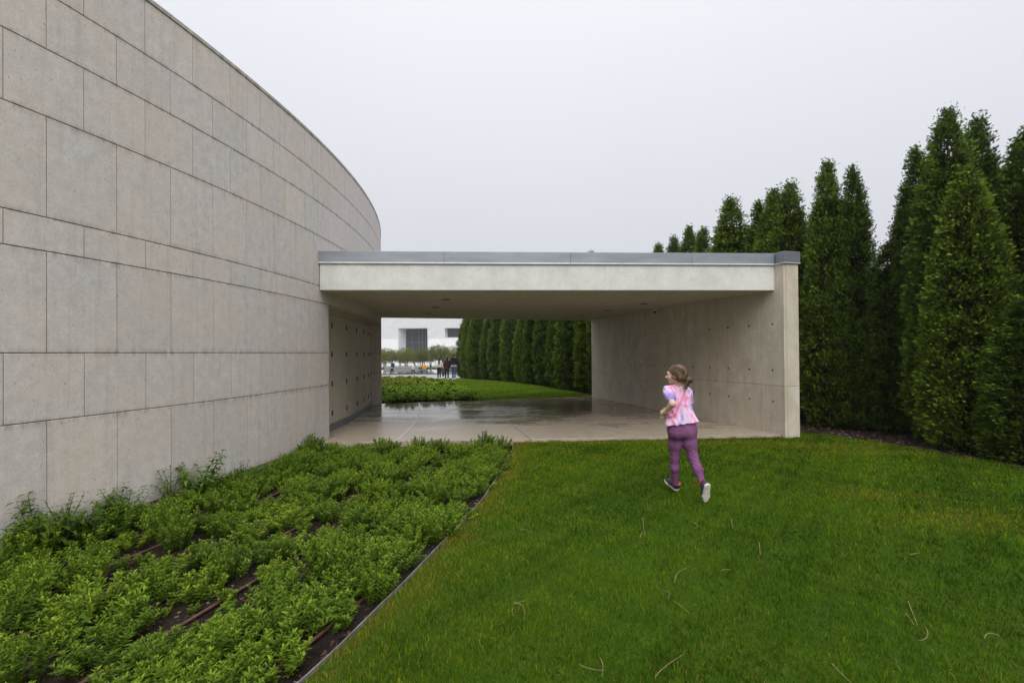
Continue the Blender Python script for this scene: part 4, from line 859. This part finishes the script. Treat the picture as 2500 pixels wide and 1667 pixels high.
for i in range(70):
    if i < 34:   # loose loops of the bun and tail
        c0 = G_(490, 256, 5.28) if i < 20 else G_(455, 285, 5.272); q = sr_.normal(0, 1, 3); q /= np.linalg.norm(q); q2 = np.cross(q, sr_.normal(0, 1, 3)); q2 /= np.linalg.norm(q2); r0 = .033 if i < 20 else .024
        st_.append(tube([c0 + (q * math.cos(a) + q2 * math.sin(a)) * r0 * np.array((1, .9, 1 if i < 20 else 1.9)) * (1 + .06 * math.sin(5 * a + i)) for a in np.linspace(0, 1.5 + 2 * sr_.random(), 8)], .0016, 3))
    else:        # strands combed back over the head to the tie
        a = sr_.random() * 1.9 - .55; p0 = H_(.055 * math.cos(a * 1.2) , .088 * math.cos(a), .02 + .098 * math.sin(a)); p3 = G_(452, 243, 5.288); pm = (p0 + p3) / 2; dm = pm - H_(-.014, 0, .018); pm = H_(-.014, 0, .018) + dm / np.linalg.norm(dm) * (.098 + .004 * sr_.random())
        f_ = np.linspace(0, 1, 9)[:, None]; P = (1 - f_) ** 2 * p0 + 2 * f_ * (1 - f_) * (2 * pm - .5 * (p0 + p3)) + f_ * f_ * p3; st_.append(tube(P, .0018, 3))
obj('hair_strands', pymesh('hair_strands', *joinm(st_), True), M['brown_hair'], girl)
tie_c = G_(460, 241, 5.288); ta = [tie_c + .021 * (math.cos(a) * np.array((0.2, .5, .8)) + math.sin(a) * np.array((0, .85, -.5))) for a in np.linspace(0, 6.28, 13)]
obj('hair_tie', pymesh('hair_tie', *tube(ta, .006, 6, False), True), M['tie_pink'], girl)
girl.location.z = -.012
# strap laid on the back of the shirt
bpy.context.view_layer.update()
bv = BVHTree.FromObject(next(o for o in girl.children if o.name.startswith('shirt')), bpy.context.evaluated_depsgraph_get())
def on_shirt(x, y):
    d_ = Vector(ray(1560 + x / 3.92, 860 + y / 3.92, False)).normalized(); h_ = bv.ray_cast(Vector((0, 0, EYE)), d_)
    return np.array(h_[0] - d_ * .009) if h_[0] is not None else None
SP = [on_shirt(*q) for q in ((443, 355), (437, 378), (426, 405), (414, 432), (401, 462), (389, 490), (377, 520), (366, 548), (354, 575), (335, 596), (310, 606), (285, 604), (272, 596))]; SP = [q for q in SP if q is not None]
V = []; T = []
for i, q in enumerate(SP):
    t = SP[min(i + 1, len(SP) - 1)] - SP[max(i - 1, 0)]; s = np.cross(t, (0, 1, 0)); s /= np.linalg.norm(s); dpt = np.array((0, .003, 0)); w2 = .010
    V += [q - s * w2 - dpt, q + s * w2 - dpt, q + s * w2 + dpt, q - s * w2 + dpt]
    if i: T += [(4 * i - 4 + k, 4 * i - 4 + (k + 1) % 4, 4 * i + (k + 1) % 4, 4 * i + k) for k in range(4)]
obj('bag_strap', pymesh('bag_strap', V, T + [(0, 1, 2, 3), (4 * len(SP) - 1, 4 * len(SP) - 2, 4 * len(SP) - 3, 4 * len(SP) - 4)]), M['strap_pink'], girl)
# shoes in their own frames: x to the toe, z up through the foot
shoe_up = sdf_mesh('shoe_upper', [rc((.035, 0, .042), (.11, 0, .042), .036, .036, .02), rc((.11, 0, .042), (.185, .004, .026), .036, .026, .02), rc((.034, 0, .055), (.03, 0, .085), .036, .033, .02)], .005, cuts=[((0, 0, .016), (0, 0, -1)), ((0, 0, .105), (0, 0, 1))])
shoe_so = sdf_mesh('shoe_sole', [rc((.034, 0, .012), (.09, .003, .012), .037, .034, .01), rc((.09, .003, .012), (.15, 0, .012), .034, .043, .01), rc((.15, 0, .012), (.187, .002, .012), .043, .034, .01)], .005, cuts=[((0, 0, -.006), (0, 0, -1)), ((0, 0, .024), (0, 0, 1))])
shoe_up.materials.append(M['shoe_upper']); shoe_so.materials.append(M['shoe_sole'])
def shoe(heel, toe, upv, ank):
    x = unit(toe - heel); z = np.array(upv, float); z -= x * (z @ x); z = unit(z); y = np.cross(z, x); mt = Matrix(((x[0], y[0], z[0], heel[0]), (x[1], y[1], z[1], heel[1]), (x[2], y[2], z[2], heel[2]), (0, 0, 0, 1)))
    s = obj('shoe', shoe_up, None, girl); s.matrix_world = mt
    q = obj('sole', shoe_so, None, s)
    cc = heel + x * .03 + z * .10; rg = [cc + .033 * (math.cos(a) * x * 1.0 + math.sin(a) * y) for a in np.linspace(0, 6.28, 15)]
    obj('sock', pymesh('sock', *tube(rg, .010, 6, False), True), M['sock_red'], girl)
hl = G_(372, 1325, 5.56); tl = G_(262, 1232, 5.735); shoe(hl, tl, (-.1, -.12, 1), ank_l)
hr_ = G_(664, 1262, 5.09); tr_ = G_(634, 1462, 5.17); shoe(hr_ + np.array((0, 0, 0)), tr_, (-.25, 1., .25), ank_r)
# ------------------------------------------------------------------ visitors in the distance
def visitor(px, feet_py, Y, hgt, ang, label, top, legs, hairc='black_hair', longhair=0, hood=False, bag=None, stride=.25, group=None, top_len=.46, hem=None):
    a, b_, _ = ray(px, feet_py, False); x = a / b_ * Y; z0 = float(g(Y)) + (.012 if Y > 33 else 0); s = hgt / 1.75
    R_ = np.array(((math.cos(ang), -math.sin(ang), 0), (math.sin(ang), math.cos(ang), 0), (0, 0, 1)))
    def P(u, v, zz): return tuple(R_ @ np.array((u * s, v * s, zz * s)))        # u: to the person's right when facing +v
    k = .03
    st = stride; an = [P(-.09, st * .5, .09), P(.09, -st * .5, .11)]; kn = [P(-.095, st * .32, .48), P(.095, -st * .18, .5)]; hp = [P(-.09, 0, .92), P(.09, 0, .92)]
    sh_ = [P(-.18, 0, 1.42), P(.18, 0, 1.42)]; eb = [P(-.235, -.06, 1.14), P(.235, .05, 1.14)]; wr = [P(-.22, .1, .93), P(.22, .16, .95)]
    bd = [el(P(0, .01, 1.64), (.078 * s, .095 * s, .115 * s), R_), rc(P(0, 0, 1.55), P(0, -.01, 1.42), .055 * s, .06 * s, k), rc(P(0, 0, 1.35), P(0, 0, 1.1), .075 * s, .075 * s, .05), rc(P(0, .09, 1.62), P(0, .115, 1.61), .015 * s, .012 * s, .01)]
    for i in (0, 1):
        bd += [rc(sh_[i], eb[i], .05 * s, .042 * s, k), rc(eb[i], wr[i], .04 * s, .03 * s, k), rc(wr[i], tuple(np.array(wr[i]) + np.array(P(0, .02, -.085))), .032 * s, .022 * s, k), rc(hp[i], kn[i], .075 * s, .055 * s, k), rc(kn[i], an[i], .05 * s, .036 * s, k)]
    vx = .019 * s
    o = obj('person', sdf_mesh('person', bd, vx), M['skin_plain']); o.location = (x, Y, z0); tag(o, label, 'person', group)
    jk = [rc(P(-.13, 0, 1.38), P(.13, 0, 1.38), .085 * s, .085 * s, .04), rc(P(-.07, 0, 1.42 - top_len), P(.07, 0, 1.42 - top_len), .125 * s, .125 * s, .04), rc(P(0, -.02, 1.45), P(0, 0, 1.48), .07 * s, .062 * s, .04), rc(P(-.075, 0, 1.37), P(-.07, 0, 1.42 - top_len), .105 * s, .118 * s, .04), rc(P(.075, 0, 1.37), P(.07, 0, 1.42 - top_len), .105 * s, .118 * s, .04)]
    for i in (0, 1): jk += [rc(sh_[i], eb[i], .062 * s, .056 * s, .025), rc(eb[i], wr[i], .054 * s, .042 * s, .02)]
    if hood: jk.append(el(P(0, -.1, 1.47), (.11 * s, .07 * s, .07 * s), R_, .04))
    obj('jacket', sdf_mesh('jacket', jk, vx, cuts=[((0, 0, (1.42 - top_len - .04) * s), (0, 0, -1))], fold=lambda V: .006 * np.sin(V[:, 2] * 46 + V[:, 0] * 37) + .005 * np.sin(V[:, 0] * 61 - V[:, 2] * 29)), M[top], o)
    if hem: obj('shirt_hem', sdf_mesh('shirt_hem', [rc(P(-.08, 0, .96), P(.08, 0, .96), .128 * s, .128 * s, .03)], vx, cuts=[((0, 0, .86 * s), (0, 0, -1))]), M[hem], o)
    tr = [rc(P(-.07, 0, .95), P(.07, 0, .95), .12 * s, .12 * s, .05)]
    for i in (0, 1): tr += [rc(hp[i], kn[i], .092 * s, .068 * s, .03), rc(kn[i], an[i], .066 * s, .05 * s, .03)]
    obj('trousers', sdf_mesh('trousers', tr, vx), M[legs], o)
    hr2 = [el(P(0, -.012, 1.67), (.088 * s, .102 * s, .105 * s), R_)]
    if longhair: hr2 += [rc(P(0, -.06, 1.62), P(0, -.11, 1.62 - longhair), .085 * s, .07 * s if longhair < .5 else .05 * s, .04)]
    obj('hair', sdf_mesh('hair', hr2, vx * .9, subs=[el(P(0, .12, 1.60), (.1 * s, .08 * s, .1 * s), R_)]), M[hairc], o)
    for i in (0, 1):
        c_ = np.array(an[i]); obj('shoe', sdf_mesh('shoe', [rc(tuple(c_ + P(0, -.03, -.035)), tuple(c_ + P(0, .14, -.05)), .045 * s, .035 * s, .03)], vx * .8), M['shoe_white'], o)
    if bag:
        obj('bag', sdf_mesh('bag', [rc(P(*bag[1]), P(*bag[2]), bag[3] * s, bag[3] * s, .03)], vx), M[bag[0]], o)
for nm, c_ in dict(jacket_white=(.62, .60, .56), jacket_black=(.012, .012, .016), jacket_teal=(.012, .11, .11), jacket_orange=(.80, .25, .012), jacket_maroon=(.05, .012, .02), jacket_cream=(.45, .40, .33), jacket_grey=(.5, .51, .53), trousers_black=(.014, .013, .016), jeans=(.035, .06, .12), jeans_light=(.10, .19, .26), trousers_olive=(.05, .045, .03), bag_navy=(.02, .025, .06), bag_beige=(.5, .43, .33)).items(): cloth(nm, c_, 40)
simple('shoe_white', (.65, .65, .66), .6)
q8 = lambda x, y: (920 + x * .1212, 760 + y * .1212)
V_ = [((1255, 1352), 36.7, 1.63, .1, 'person in white jacket with long dark ponytail walking in a group', 'jacket_white', 'trousers_black', dict(longhair=.42, bag=('bag_beige', (-.1, -.16, 1.12), (.02, -.16, 1.0), .09))),
      ((1338, 1342), 40.0, 1.6, -.2, 'person in cream top and olive trousers half hidden inside the group', 'jacket_cream', 'trousers_olive', dict(longhair=.15)),
      ((1412, 1385), 34.2, 1.62, .15, 'person with long black hair in black and maroon jacket walking beside a tall man', 'jacket_maroon', 'trousers_black', dict(longhair=.5, top_len=.55)),
      ((1552, 1385), 34.0, 1.81, -.1, 'tall person in black hooded jacket and blue jeans walking with the group', 'jacket_black', 'jeans', dict(hood=True, hem='jacket_grey')),
      ((1657, 1300), 46.0, 1.62, .2, 'person in pale grey coat partly hidden by the hedge end', 'jacket_grey', 'trousers_black', dict(longhair=.3, top_len=.62)),
      ((308, 1300), 54.3, 1.7, 1.2, 'person in teal jacket with navy backpack by the reflecting pool', 'jacket_teal', 'trousers_black', dict(bag=('bag_navy', (0, -.2, 1.35), (0, -.2, 1.1), .13), hem='jacket_white')),
      ((735, 1288), 61.0, 1.66, 1.4, 'person in white coat and dark trousers striding by the pool', 'jacket_white', 'trousers_black', dict(stride=.5, top_len=.62)),
      ((958, 1282), 58.0, 1.5, .3, 'person in bright orange jacket with cross body strap by the pool', 'jacket_orange', 'jeans_light', dict(top_len=.5, bag=('bag_navy', (.12, -.13, 1.25), (-.14, -.15, .98), .03)))]
for q, Y, hg, an_, lab, tp, lgs, kw in V_: visitor(*q8(*q), Y, hg, an_, lab, tp, lgs, **kw)
# ------------------------------------------------------------------ plaza, pool, low walls, grove and the white building far off
struct(strip('plaza_paving', np.arange(33.2, 140, 2.), lambda y: -70, lambda y: np.interp(y, [33, 38, 45, 140], [-2.9, -3.0, 8, 40]), M['paving'], -.038, 10))
pz = -1.15
struct(prism_obj('reflecting_pool', [(-45, 64), (-9.6, 64), (-7.4, 66), (-4.5, 74), (-4, 82), (-45, 82)], pz - .3, pz + .05, M['pool_water']))
kb = []
for a, c_ in (((-45, 63.6), (-9.4, 63.6)), ((-9.4, 63.6), (-7.0, 65.8)), ((-7.0, 65.8), (-4.0, 74))):
    a, c_ = np.array(a), np.array(c_); d = (c_ - a) / np.linalg.norm(c_ - a); nrm = np.array((-d[1], d[0])) * .38; kb.append(prism([a, c_, c_ + nrm, a + nrm], pz - .2, pz + .16))
tag(obj('pool_kerb', pymesh('pool_kerb', *joinm(kb)), M['granite_dark']), 'dark stone kerb along the edge of the reflecting pool', 'kerb')
for x0, x1, y0, h_, m_, lab in ((-22.5, -16.5, 85, .55, 'granite', 'long low grey stone bench wall under the grove trees at the pool corner'), (-13.6, -7.5, 88, .75, 'granite_dark', 'long dark stone bench wall behind the pool beneath the grove'), (-6.9, -4.6, 84, .8, 'granite', 'short grey granite block beside the pool')):
    tag(prism_obj('bench_wall', [(x0, y0), (x1, y0), (x1, y0 + .6), (x0, y0 + .6)], pz - .2, pz + h_, M[m_], None, .03), lab, 'wall')
struct(strip('grove_lawn', np.arange(84.5, 104, 4.), lambda y: -40, lambda y: -9 if y < 95 else 12, M['turf'], -.02, 4))
def grove_tree(seed, H, Rc):
    r_ = np.random.default_rng(seed); st = []
    for i in range(5):
        a = i * 1.256 + r_.random(); q = .18 * H; top = (math.cos(a) * Rc * .55, math.sin(a) * Rc * .55, H * .72); st.append(tube([(math.cos(a) * .1, math.sin(a) * .1, -.2), (math.cos(a) * .35, math.sin(a) * .35, H * .35), top], [.055, .045, .02], 5))
        st.append(tube([(math.cos(a) * .35, math.sin(a) * .35, H * .35), (math.cos(a + .8) * Rc * .6, math.sin(a + .8) * Rc * .6, H * .6)], [.035, .012], 4))
    n = 260; u = unit(r_.normal(0, 1, (n, 3))); rad = r_.random(n) ** .45; c = u * rad[:, None] * np.array((Rc * 1.0, Rc * 1.0, H * .36)) + np.array((0, 0, H * .60)); c[:, 2] += r_.normal(0, .1, n)
    ci = np.repeat(np.arange(n), 16); B = c[ci] + r_.normal(0, .17, (len(ci), 3)); D = unit(r_.normal(0, 1, (len(ci), 3))); N_ = r_.normal(0, 1, (len(ci), 3)) + np.array((0, 0, .8)); L = .11 + .09 * r_.random(len(ci))
    V, T = leaves(B, D, N_, L, L * .65); cm = npmesh('crown', V, T); cm.materials.append(M['serviceberry']); tm = pymesh('trunk', *joinm(st), True); tm.materials.append(M['bark']); return cm, tm
GT = [grove_tree(200 + i, 4.6, 1.9) for i in range(3)]
for i, (cx8, top8, Y, s) in enumerate(((150, 720, 86, .95), (300, 735, 97, .95), (470, 770, 100, .9), (590, 700, 87, 1.0), (760, 760, 99, .9), (900, 710, 90, 1.0), (1080, 700, 100, .95), (1240, 640, 86, 1.05), (1400, 700, 97, 1.), (1560, 690, 89, 1.), (1700, 720, 95, 1.), (20, 740, 93, 1.0), (-120, 730, 88, 1.))):
    qx, qy = q8(cx8, top8); p = aty(qx, qy, Y, False); zb = pz - .03; h_ = p[2] - zb
    o = tag(empty('grove_tree', (p[0], Y, zb)), 'small multi stemmed olive green tree in the grove before the white building', 'tree', 'grove trees before the white building')
    for nm, me in zip(('crown', 'trunk'), GT[i % 3]):
        q = obj(nm, me, None, o); q.scale = (h_ / 4.6 * .95 * s, h_ / 4.6 * .95 * s, h_ / 4.6); q.rotation_euler.z = i * 1.7
# white building: folded facade, upper part leaning out over the lower part
BY = 120.; bld = tag(empty('white_building', (0, BY, pz)), 'large white clad building with deep splayed window openings beyond the grove', 'building')
def bx(px, py): p = aty(px, py, BY, False); return p[0], p[2]
xl, zt = bx(*q8(445, 345)); xr, zf = bx(*q8(1025, 545)); x2, z2t = bx(*q8(1375, 340)); _, z2b = bx(*q8(1400, 525)); x2r = x2 + 6.4; zb1 = pz + .9; ztop = 15.5
def quad(name, V, m, dep=.4, parent=bld):
    V = np.array(V, float); n_ = len(V); W_ = V + np.array((0, dep, 0)); VV = [tuple(v - np.array((0, BY, pz))) for v in np.concatenate([V, W_])]
    return obj(name, pymesh(name, VV, [tuple(range(n_)), tuple(range(2 * n_ - 1, n_ - 1, -1))] + [(i, i + n_, (i + 1) % n_ + n_, (i + 1) % n_) for i in range(n_)]), M[m], parent)
def fy(z): return BY + (-(z - zf) * .22 if z > zf else -(zf - z) * .05)   # upper part leans out towards us, lower part leans slightly back
def fq(name, x0, x1, z0, z1): return quad(name, [(x0, fy(z0), z0), (x1, fy(z0), z0), (x1, fy(z1), z1), (x0, fy(z1), z1)], 'white_cladding')
X0, X1 = -60., 34.
for x0, x1 in ((X0, xl), (xr, x2), (x2r, X1)): fq('upper_facade', x0, x1, zf, ztop)
fq('upper_facade', xl, xr, zt, ztop); fq('upper_facade', x2, x2r, z2t, ztop); 
if z2b > zf: fq('upper_facade', x2, x2r, zf, z2b)
for x0, x1 in ((X0, xl), (xr, X1)): fq('lower_facade', x0, x1, pz - .3, zf - .02)
fq('lower_facade', xl, xr, pz - .3, zb1)
o = obj('roof', pymesh('roof', *boxm(X0, X1, -1.5, 40, ztop - pz - .3, ztop - pz + .1)), M['white_cladding'], bld); o = obj('side_wall', pymesh('side_wall', *boxm(X1 - .3, X1, 1.2, 40, -.3, ztop - pz - .31)), M['white_cladding'], bld); o = obj('side_wall', pymesh('side_wall', *boxm(X0, X0 + .3, 1.2, 40, -.3, ztop - pz - .31)), M['white_cladding'], bld)
def opening(x0, x1, z0, z1, splay, dep, cols, rows):
    yb = BY + dep; xi0, xi1 = x0 + splay, x1 - splay * .12
    wn = quad('window', [(xi0, yb + .05, z0), (xi1, yb + .05, z0), (xi1, yb + .05, z1), (xi0, yb + .05, z1)], 'mullion', .1)
    def jq(V): o = obj('reveal', pymesh('reveal', [tuple(np.array(v) - np.array((0, BY, pz))) for v in V], [(0, 1, 2, 3)]), M['white_cladding'], wn); return o
    jq([(x0, fy(z0), z0), (xi0, yb, z0), (xi0, yb, z1), (x0, fy(z1), z1)]); jq([(xi1, yb, z0), (x1, fy(z0), z0), (x1, fy(z1), z1), (xi1, yb, z1)])
    jq([(x0, fy(z1), z1), (xi0, yb, z1), (xi1, yb, z1), (x1, fy(z1), z1)]); jq([(x0, fy(z0), z0), (x1, fy(z0), z0), (xi1, yb, z0), (xi0, yb, z0)])
    for a, c_ in zip(cols[:-1], cols[1:]):
        for r0, r1 in zip(rows[:-1], rows[1:]):
            u0, u1 = xi0 + (xi1 - xi0) * a + .05, xi0 + (xi1 - xi0) * c_ - .05; w0, w1 = z0 + (z1 - z0) * r0 + .05, z0 + (z1 - z0) * r1 - .05
            o = quad('pane', [(u0, yb + .02, w0), (u1, yb + .02, w0), (u1, yb + .02, w1), (u0, yb + .02, w1)], 'window_glass', .02, wn)
opening(xl, xr, zb1, zt, 1.15, 2.6, (0, .28, .56, .72, .86, 1), (0, .32, .58, .9, 1)); opening(x2, x2r, z2b, z2t, .45, 1.2, (0, .5, 1), (0, 1))
# ------------------------------------------------------------------ misty air round everything
hz = bpy.data.materials.new('haze'); hz.use_nodes = True; hz.node_tree.nodes.clear()
ho = hz.node_tree.nodes.new('ShaderNodeOutputMaterial'); hv = hz.node_tree.nodes.new('ShaderNodeVolumePrincipled'); hv.inputs['Color'].default_value = (.95, .96, 1, 1); hv.inputs['Density'].default_value = .0006; hv.inputs['Anisotropy'].default_value = .3
hz.node_tree.links.new(hv.outputs[0], ho.inputs['Volume'])
HAZE = True
if HAZE: stuff(obj('haze', pymesh('haze', *boxm(-470, 470, -140, 470, -3, 24)), hz))
